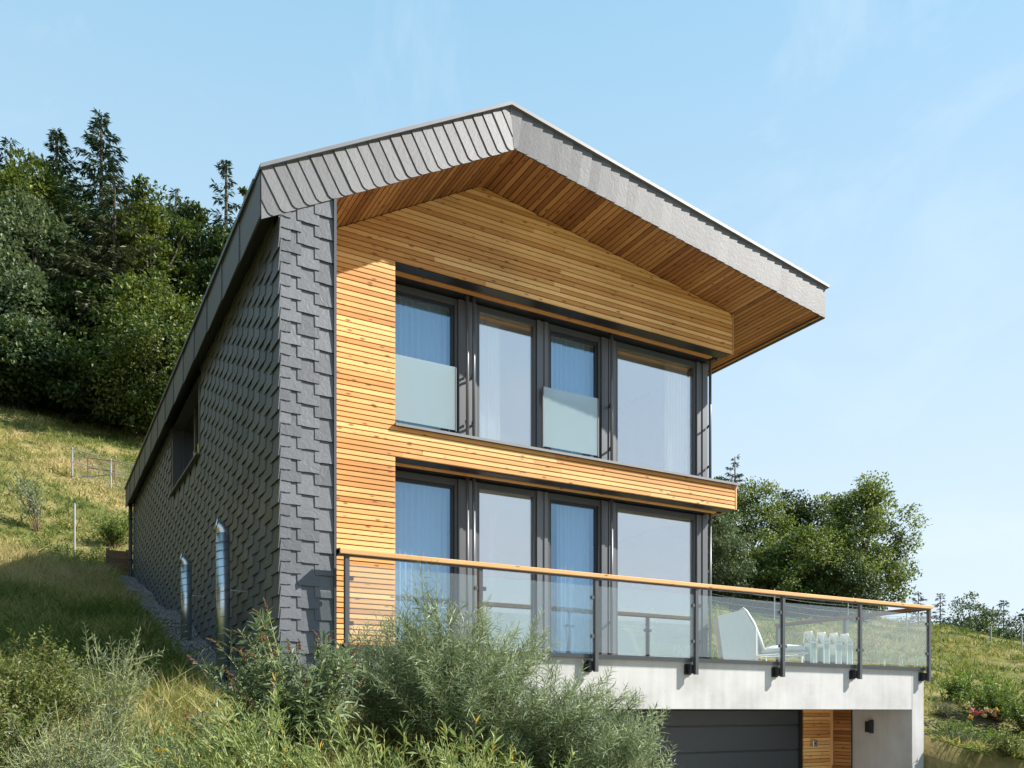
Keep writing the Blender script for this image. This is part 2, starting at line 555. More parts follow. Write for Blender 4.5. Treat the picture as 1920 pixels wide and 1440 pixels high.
# ------------------------------------------------------------------ terrain
def sst(a, b, x):
    t = np.clip((x - a) / (b - a), 0, 1)
    return t * t * (3 - 2 * t)


def terr(X, Y):
    X = np.asarray(X, dtype=float); Y = np.asarray(Y, dtype=float)
    z = -2.4 + 0.233 * np.clip(Y, -25, 300)
    z = z - 0.02 * np.clip(X - 2.5, 0, 14.5) + 0.015 * np.clip(X - 17, 0, 30) + 0.03 * np.clip(2.5 - X, 0, 40)
    yy = np.maximum(0, Y - 29)
    z = z + 0.21 * np.minimum(yy, 110) * (1 - sst(6, 34, X)) * sst(0, 8, yy)
    q = np.maximum(0, X - 43 - 0.12 * (30 - Y))
    z = z - np.minimum(np.minimum(0.36 * q, 0.03 * q * q), 6.5 + .045 * q)
    # lumps
    far = sst(8, 30, np.hypot(X, Y))
    z = z + (0.05 + 0.16 * far) * (np.sin(X * .83 + 1.3 * np.sin(Y * .31)) * np.cos(Y * .71 + X * .2)) \
          + 0.05 * np.sin(X * 2.3 + Y * 1.1) * np.cos(Y * 2.1 - X * .7)
    # garden bed beside the carport
    z = z - 0.55 * np.exp(-(((X - 17.2) / 2.6) ** 2 + ((Y - 10.8) / 2.6) ** 2))
    # garage forecourt, cut into the slope
    d = sst(5.6, 8.0, X) * (1 - sst(14.86, 15.05, X)) * (1 - sst(13.7, 13.95, Y))
    z = z * (1 - d) + (-2.55) * d
    # below the house
    h = sst(2.72, 2.86, X) * (1 - sst(10.75, 10.88, X)) * sst(10.42, 10.58, Y) * (1 - sst(26.9, 27.1, Y))
    z = z * (1 - h) + (-2.55) * h
    return z


def tz(x, y):
    return float(terr(x, y))


gx = np.unique(np.concatenate([np.arange(-260, -60, 40), np.arange(-60, -9, 3), np.arange(-9, 20, .3), np.arange(20, 62, 1.2), np.arange(62, 140, 6), np.arange(140, 420, 40),
                               [2.7, 2.74, 2.78, 2.82, 2.88, 10.74, 10.78, 10.82, 10.88, 14.84, 14.88, 14.92, 14.96, 15.0, 15.06]]))
gy = np.unique(np.concatenate([np.arange(-260, -40, 40), np.arange(-40, 4, 3), np.arange(4, 30, .3), np.arange(30, 76, 1.2), np.arange(76, 140, 6), np.arange(140, 400, 40),
                               [10.42, 10.46, 10.5, 10.54, 10.58, 13.72, 13.8, 13.88, 13.96, 26.92, 27.0, 27.08]]))
GX, GY = np.meshgrid(gx, gy)
GZ = terr(GX, GY)
nx, ny = len(gx), len(gy)
ii = np.arange(nx * ny).reshape(ny, nx)
gq = np.stack([ii[:-1, :-1], ii[:-1, 1:], ii[1:, 1:], ii[1:, :-1]], axis=-1).reshape(-1, 4)
ground = np_mesh('ground', np.stack([GX, GY, GZ], -1).reshape(-1, 3), gq, M['ground'], smooth=True)
tag(ground, kind='structure')
drv = MB(); drv.add([(7.7, -16, -2.546), (14.7, -16, -2.546), (14.7, 12.3, -2.546), (7.7, 12.3, -2.546)], [(0, 1, 2, 3)])
tag(drv.build('driveway', M['paving'], base=(11, 3, -2.5)), kind='structure')  # out of view, made pale to throw sunlight up at the gable


# ------------------------------------------------------------------ house
house = thing('house', (2.65, 10.45, 0.0), 'modern two-storey gabled house with slate side wall and larch boarded front', 'house')
RX, RZ = 5.89, 7.917          # ridge (underside)
SL, SR = 0.5625, 0.151        # roof slopes left and right


def soff(x):
    return RZ - SL * (RX - x) if x < RX else RZ - SR * (x - RX)


YF, YW, YG = 10.43, 11.40, 11.95
ZD, ZS, ZB, ZH = 0.80, 4.10, 3.64, 6.43    # deck, sill, lower head, upper head

# --- roof
XL, XR, YR = 2.42, 12.20, 27.3
prof = [(XL, soff(XL) + .03), (RX, RZ + .03), (XR, soff(XR) + .03), (XR + .02, 7.50), (5.835, 8.485), (XL - .01, 6.53)]
rf = MB()
rf.prism([(x, 0, z) for x, z in prof], (0, YF, 0), (0, YR, 0))
roof = rf.build('roof', M['metal'], house)


def clip(poly, px, pz, nx_, nz_):
    out = []
    for i in range(len(poly)):
        a, b = poly[i], poly[(i + 1) % len(poly)]
        da = (a[0] - px) * nx_ + (a[1] - pz) * nz_
        db = (b[0] - px) * nx_ + (b[1] - pz) * nz_
        if da >= 0: out.append(a)
        if (da >= 0) != (db >= 0):
            t = da / (da - db)
            out.append((a[0] + (b[0] - a[0]) * t, a[1] + (b[1] - a[1]) * t))
    return out


MX, MZ = 5.835 - 5.89, 8.49 - 7.917      # mitre direction at the ridge
for side in (0, 1):
    if side == 0:
        a = math.atan(SL); r = (math.cos(a), math.sin(a)); p = (math.sin(a), -math.cos(a)); o0 = (XL, 6.52)
        Lr = 4.35; H = .505; s0 = -0.36
    else:
        b = math.atan(SR); r = (math.cos(b), -math.sin(b)); p = (-math.sin(b), -math.cos(b)); o0 = (5.835, 8.485)
        Lr = 6.75; H = .555; s0 = -0.14
    wid = 0.172
    k = 0
    s = s0
    while s < Lr:
        hh = H + .012 + random.uniform(-.004, .006)
        w2 = wid + .055
        if side == 0:
            pl = [(s, -.02), (s + w2, -.02), (s + w2, hh), (s + .05, hh), (s + .02, hh - .018), (s, hh - .055)]
        else:
            pl = [(s - .055, -.02), (s + wid, -.02), (s + wid, hh - .06), (s + wid - .012, hh - .02), (s + wid - .04, hh), (s - .055, hh)]
        q = [(o0[0] + r[0] * u + p[0] * v, o0[1] + r[1] * u + p[1] * v) for u, v in pl]
        if side == 0:
            q = clip(q, XL - .012, 0, 1, 0)
            if q: q = clip(q, 5.89, 7.917, -MZ, MX)
        else:
            q = clip(q, 5.89, 7.917, MZ, -MX)
            if q: q = clip(q, XR + .006, 0, -1, 0)
        if len(q) >= 3:
            tl = random.uniform(.85, 1.15)
            vf = []
            for x, z in q:
                u = ((x - o0[0]) * r[0] + (z - o0[1]) * r[1]) - s
                t = (1 - u / w2) if side == 0 else (u + .055) / w2
                vf.append((x, YF - .016 - (.016 if side == 0 else .019) * tl * max(0, min(1.2, t)), z))
            mb = MB(); n = len(vf)
            vb = [(x, y + .014, z) for x, y, z in vf]
            fs = [tuple(range(n)), tuple(range(2 * n - 1, n - 1, -1))] + [(i, i + n, (i + 1) % n + n, (i + 1) % n) for i in range(n)]
            mb.add(vf + vb, fs)
            mb.build('fascia_slate', M['slate_f'], roof)
        s += wid
# metal verge trim on top of the slates
tl_ = [(XL - .035, 6.545), (5.835, 8.50), (XR + .06, 7.515)]
for (xa, za), (xb, zb) in ((tl_[0], tl_[1]), (tl_[1], tl_[2])):
    v = MB()
    v.prism([(xa, 0, za - .035), (xb, 0, zb - .035), (xb, 0, zb + .012), (xa, 0, za + .012)], (0, YF - .075, 0), (0, YF + .25, 0))
    v.build('verge_trim', M['zinc'], roof)
v = MB(); v.box(XL - .05, XL + .02, YF + .26, YR + .02, 6.50, 6.555); v.build('verge_trim', M['metal'], roof)
v = MB(); v.box(XR - .02, XR + .10, YF + .26, YR + .02, 7.44, 7.51); v.build('gutter', M['zinc'], roof)
# left eave: smooth slate panels end to end
y = YF + .004
while y < YR:
    y2 = min(YR, y + 1.2)
    v = MB()
    v.add([(XL - .022 - .004, y, 5.965), (XL - .010, y2 - .004, 5.965), (XL - .010, y2 - .004, 6.50), (XL - .022, y, 6.50),
           (XL, y, 5.965), (XL, y2 - .004, 5.965), (XL, y2 - .004, 6.50), (XL, y, 6.50)],
          [(0, 3, 2, 1), (4, 5, 6, 7), (0, 1, 5, 4), (1, 2, 6, 5), (2, 3, 7, 6), (3, 0, 4, 7)])
    v.build('eave_panel', M['slate_f'], roof)
    y = y2
# soffit boards run with the ridge
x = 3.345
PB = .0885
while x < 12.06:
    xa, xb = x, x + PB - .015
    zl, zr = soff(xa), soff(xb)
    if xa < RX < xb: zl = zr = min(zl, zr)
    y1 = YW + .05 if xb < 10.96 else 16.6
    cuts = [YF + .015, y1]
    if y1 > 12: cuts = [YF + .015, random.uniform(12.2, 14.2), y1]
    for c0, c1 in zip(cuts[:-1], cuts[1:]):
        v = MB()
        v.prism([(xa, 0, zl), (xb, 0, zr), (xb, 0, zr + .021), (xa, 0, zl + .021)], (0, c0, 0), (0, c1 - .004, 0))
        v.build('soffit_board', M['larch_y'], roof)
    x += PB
v = MB(); v.box(12.07, 12.10, YF + .012, 20, soff(12.1) - .012, soff(12.1) + .04); v.build('eave_trim', M['metal_dk'], roof)
v = MB(); v.box(12.105, 12.15, YF + .012, 20, soff(12.15) - .01, soff(12.15) + .04); v.build('eave_trim', M['larch_y'], roof)
v = MB(); v.box(12.155, 12.215, YF - .012, YR, soff(12.2) - .014, 7.42); v.build('eave_trim', M['metal_dk'], roof)

# --- side wall with slates, and the pier that ends it
SWX = 2.65
WY0, WY1, WZ0, WZ1 = 16.0, 19.3, 4.62, 5.96
sw = MB()
ZT = soff(SWX)
sw.box(SWX, SWX + .3, 10.46, WY0, -1.5, ZT + .02)
sw.box(SWX, SWX + .3, WY1, 27.2, -1.5, ZT + .02)
sw.box(SWX, SWX + .3, WY0 + .001, WY1 - .001, -1.5, WZ0 - .002)
side_wall = sw.build('side_wall', M['membrane'], house)
pr = MB()
pr.prism([(SWX + .31, 0, -1.5), (3.30, 0, -1.5), (3.30, 0, soff(3.30) + .02), (SWX + .31, 0, soff(SWX + .31) + .02)], (0, 10.46, 0), (0, YW + .3, 0))
pier = pr.build('corner_pier', M['membrane'], house)
v = MB()
v.prism([(3.302, 0, -1.2), (3.335, 0, -1.2), (3.335, 0, soff(3.335) - .03), (3.302, 0, soff(3.302) - .03)], (0, 10.395, 0), (0, 10.54, 0))
v.build('corner_trim', M['metal'], pier)
v = MB(); v.box(3.302, 3.326, 10.542, YW - .005, ZD, soff(3.31)); v.build('reveal_panel', M['larch_z'], pier)

PU, PV, SH = .222, .280, .395


def shingle_mesh(w, h, seed):
    rr = random.Random(seed)
    n = 5
    bot = [(w * i / n, rr.uniform(-.004, .004)) for i in range(n + 1)]
    pl = bot + [(w + rr.uniform(-.003, .003), h), (rr.uniform(-.003, .003), h)]
    t = .0105
    nn = len(pl)
    vf = [(u, vv, t) for u, vv in pl]; vb = [(u, vv, 0) for u, vv in pl]
    fs = [tuple(range(nn)), tuple(range(2 * nn - 1, nn - 1, -1))] + [((i + 1) % nn, i, i + nn, (i + 1) % nn + nn) for i in range(nn)]
    return vf + vb, fs


VAR = {}
for w in (.275, .145, .25, .42):
    for sd in range(5):
        vv, ff = shingle_mesh(w, SH, sd + int(w * 1000))
        me = bpy.data.meshes.new('slate'); me.from_pydata(vv, [], ff); me.update(); me.materials.append(M['slate'])
        VAR[(w, sd)] = (me, np.array(vv), ff)


def slate_matrix(origin, udir, ndir, jit):
    t = math.atan2(.030, SH) * jit
    u = Vector(udir); n = Vector(ndir); z = Vector((0, 0, 1))
    vdir = z * math.cos(t) - n * math.sin(t)
    nn_ = n * math.cos(t) + z * math.sin(t)
    rot = random.gauss(0, .006)
    u2 = u * math.cos(rot) + vdir * math.sin(rot); v2 = vdir * math.cos(rot) - u * math.sin(rot)
    m = Matrix(((u2.x, v2.x, nn_.x, origin[0]), (u2.y, v2.y, nn_.y, origin[1]), (u2.z, v2.z, nn_.z, origin[2]), (0, 0, 0, 1)))
    return m


def put_slate(parent, w, m):
    o = bpy.data.objects.new('slate', VAR[(w, random.randrange(5))][0])
    reg(o, parent, None)
    o.matrix_basis = Matrix.Translation(-BASE[parent.name]) @ m


nsl = 0
for (xc, w, ph) in ((2.62, .275, 0), (2.62, .145, .5), (2.62 + PU + .005, .275, .5), (2.62 + 2 * PU, .25, 0)):
    z = -1.1 + ph * PV
    while z < soff(xc) - .03:
        put_slate(pier, w, slate_matrix((xc, 10.46 - .039, z), (1, 0, 0), (0, -1, 0), random.uniform(.9, 1.1)))
        nsl += 1
        z += PV
PS = .34
cand = []
ci = 0
yy_ = 10.40
while yy_ < 27.1:
    z = -1.1 + (.5 if ci % 2 else 0) * PV
    while z < ZT - .05:
        gz = tz(2.3, yy_)
        if not (yy_ < 10.62 and z + SH > ZT - .02) and z + PV > gz - .3 and not (yy_ + .38 > WY0 and yy_ < WY1 and z + PV > WZ0 and z < WZ1 + .2):
            cand.append((yy_, z))
        z += PV
    yy_ += PS; ci += 1
# u runs towards the street so that the exposed edges look the way they do on the pier
cand.sort(key=lambda c: (c[0] * .87 + 1.3) ** 2 + c[1] ** 2 * .3)
rest_v, rest_f = [], []
for k, (yc, z) in enumerate(cand):
    m = slate_matrix((SWX - .039, yc + .42 - .03, z), (0, -1, 0), (-1, 0, 0), random.uniform(.9, 1.1))
    if nsl < 300:
        put_slate(side_wall, .42, m); nsl += 1
    else:
        vv, ff = VAR[(.42, random.randrange(5))][1:]
        mm = np.array(m)
        rest_f += [tuple(i + len(rest_v) for i in q) for q in ff]
        rest_v += [tuple(q) for q in (vv @ mm[:3, :3].T + mm[:3, 3])]
mb = MB(); mb.v = rest_v; mb.f = rest_f
tag(mb.build('slate_field', M['slate'], side_wall), kind='stuff')
# side window
wm_ = MB()
wm_.box(SWX - .045, SWX + .28, WY0 - .06, WY0 + .05, WZ0, WZ1); wm_.box(SWX - .045, SWX + .28, WY1 - .05, WY1 + .06, WZ0, WZ1)
wm_.box(SWX + .14, SWX + .2, WY0 + .051, WY0 + .12, WZ0, WZ1); wm_.box(SWX + .14, SWX + .2, WY1 - .12, WY1 - .051, WZ0, WZ1)
wm_.box(SWX + .14, SWX + .2, 17.6, 17.7, WZ0, WZ1)
wm_.box(SWX - .045, SWX + .28, WY0 - .06, WY1 + .06, WZ1 + .0005, WZ1 + .04)
swin = wm_.build('window', M['metal'], house)
v = MB(); v.box(SWX + .165, SWX + .175, WY0 + .121, 17.599, WZ0, WZ1); v.build('pane', M['dark_pane'], swin)
v = MB(); v.box(SWX + .165, SWX + .175, 17.701, WY1 - .121, WZ0, WZ1); v.build('pane', M['dark_pane'], swin)
v = MB(); v.box(SWX - .10, SWX + .139, WY0 - .06, WY1 + .06, WZ0 - .035, WZ0 - .004); v.build('sill', M['zinc'], swin)
v = MB(); v.box(SWX + .282, SWX + .299, WY0 - .2, WY1 + .2, WZ0 - .2, WZ1 + .15); v.build('backing_panel', M['metal_dk'], swin)  # dark panel added behind the panes to block light leaking through
# rain pipe at the far end
v = MB(); v.tube([(2.52, 27.12, 6.1), (2.52, 27.12, 3.6)], .055, 10)
dp = v.build('rain_pipe', M['metal'], house, smooth=False)
for z in (4.4, 5.6):
    v = MB(); v.tube([(2.52, 27.12, z), (2.52, 27.12, z + .05)], .066, 10); v.build('pipe_clip', M['metal_dk'], dp)

# --- gable wall: backing and boards
fw = MB()
ybk = YW + .035
fw.prism([(3.34, 0, ZD), (4.50, 0, ZD), (4.50, 0, soff(4.5) + .02), (3.34, 0, soff(3.34) + .02)], (0, ybk, 0), (0, YG + .1, 0))
fw.prism([(4.505, 0, ZH + .02), (10.93, 0, ZH + .02), (10.93, 0, soff(10.93) + .02), (RX, 0, RZ + .02), (4.505, 0, soff(4.505) + .02)], (0, ybk, 0), (0, YG + .1, 0))
fw.box(4.505, 10.98, ybk, YG + .1, ZB + .02, ZS - .04)
front_wall = fw.build('front_wall', M['membrane'], house)


def board(xa, xb, z0, z1, mat=M['larch'], parent=None, yf=YW, cutl=None, cutr=None):
    # slanted section; the ends follow the roof line where it cuts them
    xa1 = cutl if cutl is not None else xa
    xb1 = cutr if cutr is not None else xb
    y0 = yf - .002 * random.random()
    mb_ = MB()
    v_ = [(xa, y0, z0), (xb, y0, z0), (xb, y0 + .024, z0 - .006), (xa, y0 + .024, z0 - .006),
          (xa1, y0 + .001, z1), (xb1, y0 + .001, z1), (xb1, y0 + .024, z1 - .004), (xa1, y0 + .024, z1 - .004)]
    mb_.add(v_, [(0, 3, 2, 1), (4, 5, 6, 7), (0, 1, 5, 4), (1, 2, 6, 5), (2, 3, 7, 6), (3, 0, 4, 7)])
    return mb_.build('board', mat, parent if parent else front_wall)


PZ = (ZS - .02 - ZB) / 6.0
kk = -int((ZB - ZD) / PZ)
z = ZB + kk * PZ


def xs_at(z):
    # x range of the gable at height z
    xl = RX - (RZ - .014 - z) / SL
    xr = RX + (RZ - .014 - z) / SR
    return max(3.34, xl), min(10.955, xr)


while z < RZ - .03:
    z0, z1 = z + .008, z + PZ - .009
    zm = (z0 + z1) / 2
    if zm < ZB or (ZS - .02 < zm < ZH):
        segs = [(3.34, 4.515)]
    elif zm < ZS:
        segs = [(3.34, 11.03)]
    else:
        segs = [None]
    for sg in segs:
        if sg is None:
            la, ra = xs_at(z0); lb, rb = xs_at(z1)
            if ra - la < .1: continue
            if rb < lb: lb = rb = (la + ra) / 2
        else:
            la, ra = sg; lb, rb = sg
        cuts = [la]
        if ra - la > 3.5:
            c = la + random.uniform(.8, 4.0)
            while c < ra - .7:
                if c > lb + .05 and c < rb - .05: cuts.append(c)
                c += random.uniform(3.0, 4.6)
        cuts.append(ra)
        for i in range(len(cuts) - 1):
            first, last = i == 0, i == len(cuts) - 2
            board(cuts[i], cuts[i + 1] - (0 if last else .003), z0, z1, cutl=lb if first else None,
                  cutr=rb if last else None)
    z += PZ
v = MB(); v.box(10.958, 10.985, YW - .008, YW + .05, ZH - .01, soff(10.97) - .012); v.build('corner_board', M['larch_z'], front_wall)
v = MB(); v.box(11.033, 11.062, YW - .008, YW + .60, ZB, ZS - .028); v.build('corner_board', M['larch_z'], front_wall)
# left reveals of the openings
for z0, z1 in ((ZD, ZB - .01), (ZS + .01, ZH - .01)):
    v = MB(); v.box(4.502, 4.522, YW + .03, YG + .09, z0, z1); v.build('reveal_board', M['larch_z'], front_wall)
# underside of the two lintels: black shutter channel, larch strip
for zz in (ZH, ZB):
    xe = 10.93 if zz == ZH else 11.03
    v = MB(); v.box(4.53, xe, YW + .03, YW + .235, zz - .012, zz + .018); v.build('shutter_channel', M['metal_dk'], front_wall)
    v = MB(); v.box(4.53, xe - .22, YW + .245, YW + .335, zz - .028, zz + .018); v.build('lintel_strip', M['larch'], front_wall)
    v = MB(); v.box(4.53, xe, YW + .345, YG + .09, zz - .006, zz + .018); v.build('lintel_plate', M['metal_dk'], front_wall)
# metal sill on the storey band
v = MB()
v.box(4.50, 11.10, YW - .055, YG, ZS - .012, ZS + .006)
v.box(4.50, 11.10, YW - .058, YW - .045, ZS - .034, ZS - .0125)
v.build('sill', M['zinc'], front_wall)

# --- windows: two storeys, same rhythm
#      kind, x0, x1
TUBX = (5.850, 5.960, 8.578, 10.782)
TY = 11.78
BAYS = [('sash', 4.53, 5.76), ('fixed', 6.10, 7.18), ('sash', 7.40, 8.465), ('fixed', 8.785, 10.585)]
PANELS = [(5.765, 6.095), (7.185, 7.395), (8.47, 8.78), (10.59, 10.87)]
for st, (z0, z1) in enumerate(((ZD, ZB - .03), (ZS + .01, ZH - .03))):
    for k, (kind, x0, x1) in enumerate(BAYS):
        f = MB()
        fr = .045
        zt = .10
        f.box(x0, x1, YG, YG + .09, z1 - zt, z1)
        f.box(x0, x0 + fr, YG, YG + .09, z0, z1 - zt - .001); f.box(x1 - fr, x1, YG, YG + .09, z0, z1 - zt - .001)
        f.box(x0 + fr + .001, x1 - fr - .001, YG, YG + .09, z0, z0 + .05)
        win = f.build('window', M['metal'], house)
        a0, a1, b0, b1 = x0 + fr + .002, x1 - fr - .002, z0 + .052, z1 - zt - .002
        if kind == 'sash':
            s_ = MB(); t = .045
            s_.box(a0, a1, YG + .03, YG + .085, b1 - t, b1); s_.box(a0, a1, YG + .03, YG + .085, b0, b0 + t)
            s_.box(a0, a0 + t, YG + .03, YG + .085, b0 + t + .001, b1 - t - .001); s_.box(a1 - t, a1, YG + .03, YG + .085, b0 + t + .001, b1 - t - .001)
            s_.build('sash', M['metal_dk'], win)
            v = MB(); v.box(a0 + t + .001, a1 - t - .001, YG + .052, YG + .062, b0 + t + .001, b1 - t - .001); v.build('pane', M['pane_b'], win)
            v = MB(); v.box(a0 + .012, a0 + .03, YG + .012, YG + .029, (b0 + b1) / 2 - .07, (b0 + b1) / 2 + .07); v.build('handle', M['metal_dk'], win)
        else:
            v = MB(); v.box(a0, a1, YG + .045, YG + .057, b0, b1); v.build('pane', M['pane'], win)
    for (x0, x1) in PANELS:
        # ribbed metal panel between the windows
        f = MB()
        n = 4 if x1 - x0 > .25 else 3
        wv = (x1 - x0) / n
        for i in range(n):
            dd = .03 if i % 2 == 0 else .012
            f.box(x0 + i * wv + .002, x0 + (i + 1) * wv - .002, YG - dd, YG + .08, z0, z1)
        f.build('window_panel', M['metal_l'], house)
    # upright shutter tubes with arms back to the frame
    for xt, _ in ((TUBX[0], 0), (TUBX[1], 0), (TUBX[2], 0), (TUBX[3], 0)):
        t = MB(); t.tube([(xt, TY, z0 + .002), (xt, TY, z1 + .015)], .026, 10)
        tb = t.build('shutter_tube', M['metal_l'], house, smooth=True)
        za = (5.22, 4.48) if st else (1.52, .98)
        for za_ in za:
            t = MB(); t.bar((xt - .02, TY + .02, za_ + .0), (xt + .05, YG - .032, za_ + .0), .02, .03)
            t.build('arm', M['metal_dk'], tb)
        t = MB(); t.box(xt - .04, xt + .04, TY - .035, TY + .035, z1 + .002, z1 + .022); t.build('bracket', M['metal_dk'], tb)
# satin glass parapets in front of the two upper opening windows
for x0, x1 in ((4.56, 5.70), (7.25, 8.36)):
    v = MB(); v.box(x0 + .022, x1 - .022, YW + .452, YW + .464, 4.33, 5.30)
    pp = v.build('glass_parapet', M['frost'], house)
    for xa in (x0, x1 - .02):
        v = MB(); v.box(xa, xa + .02, YW + .445, YW + .485, 4.31, 5.29); v.build('edge_channel', M['metal_l'], pp)
    v = MB(); v.box(x0 + .1, x0 + .16, YW + .465, YG - .001, 4.34, 4.40); v.box(x1 - .16, x1 - .1, YW + .465, YG - .001, 4.34, 4.40); v.build('standoff', M['metal_dk'], pp)

# --- rooms behind the glass
it = MB()
for (z0, z1) in ((ZD, ZB - .04), (ZS, ZH - .04)):
    it.box(3.0, 10.74, 17.0, 17.1, z0, z1)
    it.box(3.0, 3.1, 12.06, 16.99, z0, z1)
    it.box(3.0, 10.74, YG + .12, 17.1, z1 + .001, z1 + .04)
    it.box(7.2, 7.3, 13.6, 16.99, z0, z1)
it.build('interior_walls', M['plaster'], house)
it = MB()
it.box(3.0, 10.74, YG + .12, 17.1, ZD - .04, ZD - .004); it.box(3.0, 10.74, YG + .12, 17.1, ZS - .038, ZS - .003)
it.build('interior_floor', M['floor'], house)

rw = MB()
rw.box(10.76, 10.90, YG + .12, 27.2, .43, soff(10.9))
rw.build('side_wall', M['larch_y'], house)
rw = MB(); rw.prism([(2.97, 0, -2.5), (10.74, 0, -2.5), (10.74, 0, soff(10.74)), (RX, 0, RZ), (2.97, 0, soff(2.97))], (0, 26.9, 0), (0, 27.2, 0))
rw.build('rear_wall', M['larch'], house)


def curtain(x0, x1, z0, z1, y, label, waves=9):
    n = waves * 8
    vs_, fs_ = [], []
    for i in range(n + 1):
        t = i / n
        x_ = x0 + (x1 - x0) * t
        dy = .035 * math.sin(t * waves * 2 * math.pi) + .012 * math.sin(t * 17 + 1)
        vs_ += [(x_, y + dy, z0), (x_ + .004 * math.sin(i), y + dy * .7, z1)]
    for i in range(n): fs_.append((2 * i, 2 * i + 2, 2 * i + 3, 2 * i + 1))
    mb_ = MB(); mb_.add(vs_, fs_)
    o_ = mb_.build('curtain', M['curtain'], base=((x0 + x1) / 2, y, z0), smooth=True)
    tag(o_, label, 'curtain', 'white curtains behind the windows')


curtain(6.16, 6.62, ZS + .03, ZH - .06, 12.16, 'white curtain gathered at the left of the upper window behind two tubes', 7)
curtain(10.05, 10.56, ZS + .03, ZH - .06, 12.16, 'white curtain at the right edge of the big upper corner window', 7)
curtain(7.75, 8.40, ZD + .03, ZB - .06, 12.2, 'white curtain inside the lower narrow glass door by the balustrade', 8)
curtain(4.62, 5.70, ZS + .03, ZH - .06, 12.2, 'sheer curtain behind the upper left opening window', 11)
curtain(7.45, 8.42, ZS + .03, ZH - .06, 12.2, 'sheer curtain behind the upper narrow opening window in the middle', 10)
curtain(4.62, 5.70, ZD + .03, ZB - .06, 12.2, 'sheer curtain behind the lower left glass door', 11)
sl = thing('slatted_screen', (9.6, 12.75, ZD), 'pale slatted screen inside the big lower corner window', 'screen')
for k in range(6):
    v = MB(); v.box(9.05, 10.30, 12.74, 12.77, 1.50 + k * .075, 1.50 + k * .075 + .055); v.build('slat', M['larch'], sl)
for xk in (9.06, 10.25):
    v = MB(); v.box(xk, xk + .04, 12.772, 12.81, ZD, 1.98); v.build('post', M['larch_z'], sl)

# --- concrete: terrace slab, garage front, right-hand wall
cn = MB()
cn.box(3.338, 14.485, 10.632, 14.0, .42, ZD - .004)
cn.box(3.338, 14.485, 10.33, 10.63, .045, ZD - .004)
cn.box(3.338, 14.485, 10.317, 10.331, .735, ZD - .006)
terrace = cn.build('terrace_slab', M['concrete'], house, bevel=.006)
cn = MB(); cn.box(14.49, 14.84, 10.33, 14.0, -2.6, ZD - .004); cn.build('concrete_wall', M['concrete'], house, bevel=.008)
cn = MB(); cn.box(3.338, 7.34, 10.332, 10.64, -2.6, .043); cn.build('concrete_wall', M['concrete'], house)
cn = MB(); cn.box(7.05, 7.34, 10.645, 12.6, -2.6, .03); cn.box(7.345, 8.15, 12.25, 12.6, -2.6, .03); cn.build('concrete_wall', M['concrete'], house)
# carport ceiling boards
xx = 7.36
while xx < 14.3:
    x2 = min(14.40, xx + 2.3)
    for j in range(8):
        v = MB(); v.box(xx, x2 - .005, 10.64 + j * .195, 10.64 + j * .195 + .185, .055, .075); v.build('ceiling_board', M['larch'], terrace)
    xx = x2 + .0
    if x2 >= 14.39: break
# garage door
gd = MB()
gd.box(8.17, 13.60, 12.28, 12.32, -2.54, .04)
garage = gd.build('garage_door', M['garage'], house)
zz = .035
for k in range(5):
    v = MB(); zb = zz - (.30 if k == 0 else .50)
    v.box(8.18, 13.58, 12.255, 12.279, zb + .012, zz)
    v.box(8.18, 13.58, 12.246, 12.256, zb + .03, zz - .02) if k else v.box(8.18, 13.58, 12.246, 12.256, zb + .03, zz - .005)
    v.build('panel', M['garage'], garage, bevel=.006)
    zz = zb
# larch cladding beside the garage door, front and return
gw = MB(); gw.box(13.62, 14.44, 12.18, 12.32, -2.55, .05); gw.box(14.455, 14.489, 11.67, 12.30, -2.55, .05)
gcl = gw.build('garage_cladding', M['membrane'], house)
z = -1.6
while z < .02:
    board(13.62, 14.40, z, min(.045, z + .062), parent=gcl, yf=12.15)
    y0, y1 = 11.675, 12.10
    mb = MB(); mb.box(14.43, 14.455, y0, y1, z, min(.045, z + .062)); mb.build('board', M['larch_y'], gcl)
    z += .072
v = MB(); v.box(14.405, 14.46, 12.105, 12.17, -2.55, .048); v.build('corner_board', M['larch_z'], gcl)

# --- balustrade
rail = thing('balustrade', (9.0, 10.2, ZD), 'terrace balustrade of clear glass with dark posts and larch handrail', 'balustrade')
v = MB(); v.box(3.285, 14.84, 10.135, 10.265, 1.945, 2.005); v.build('handrail', M['rail_wood'], rail, bevel=.008)
v = MB(); v.box(14.745, 14.865, 10.27, 14.0, 1.945, 2.005); v.build('handrail', M['larch_y'], rail, bevel=.008)
v = MB(); v.box(3.29, 14.83, 10.175, 10.225, 1.925, 1.944); v.build('rail_flat', M['metal'], rail)
v = MB(); v.box(14.78, 14.83, 10.23, 13.98, 1.925, 1.944); v.build('rail_flat', M['metal'], rail)
v = MB(); v.box(3.285, 3.297, 10.13, 10.27, 1.93, 2.012); v.build('end_cap', M['metal_dk'], rail)
v = MB(); v.box(3.34, 14.86, 10.262, 10.328, ZD - .012, ZD + .045); v.build('edge_profile', M['metal'], rail)
v = MB(); v.box(14.80, 14.862, 10.33, 14.0, ZD - .003, ZD + .045); v.build('edge_profile', M['metal'], rail)
PX = [3.40, 5.255, 7.145, 9.045, 10.94, 12.86, 14.805]
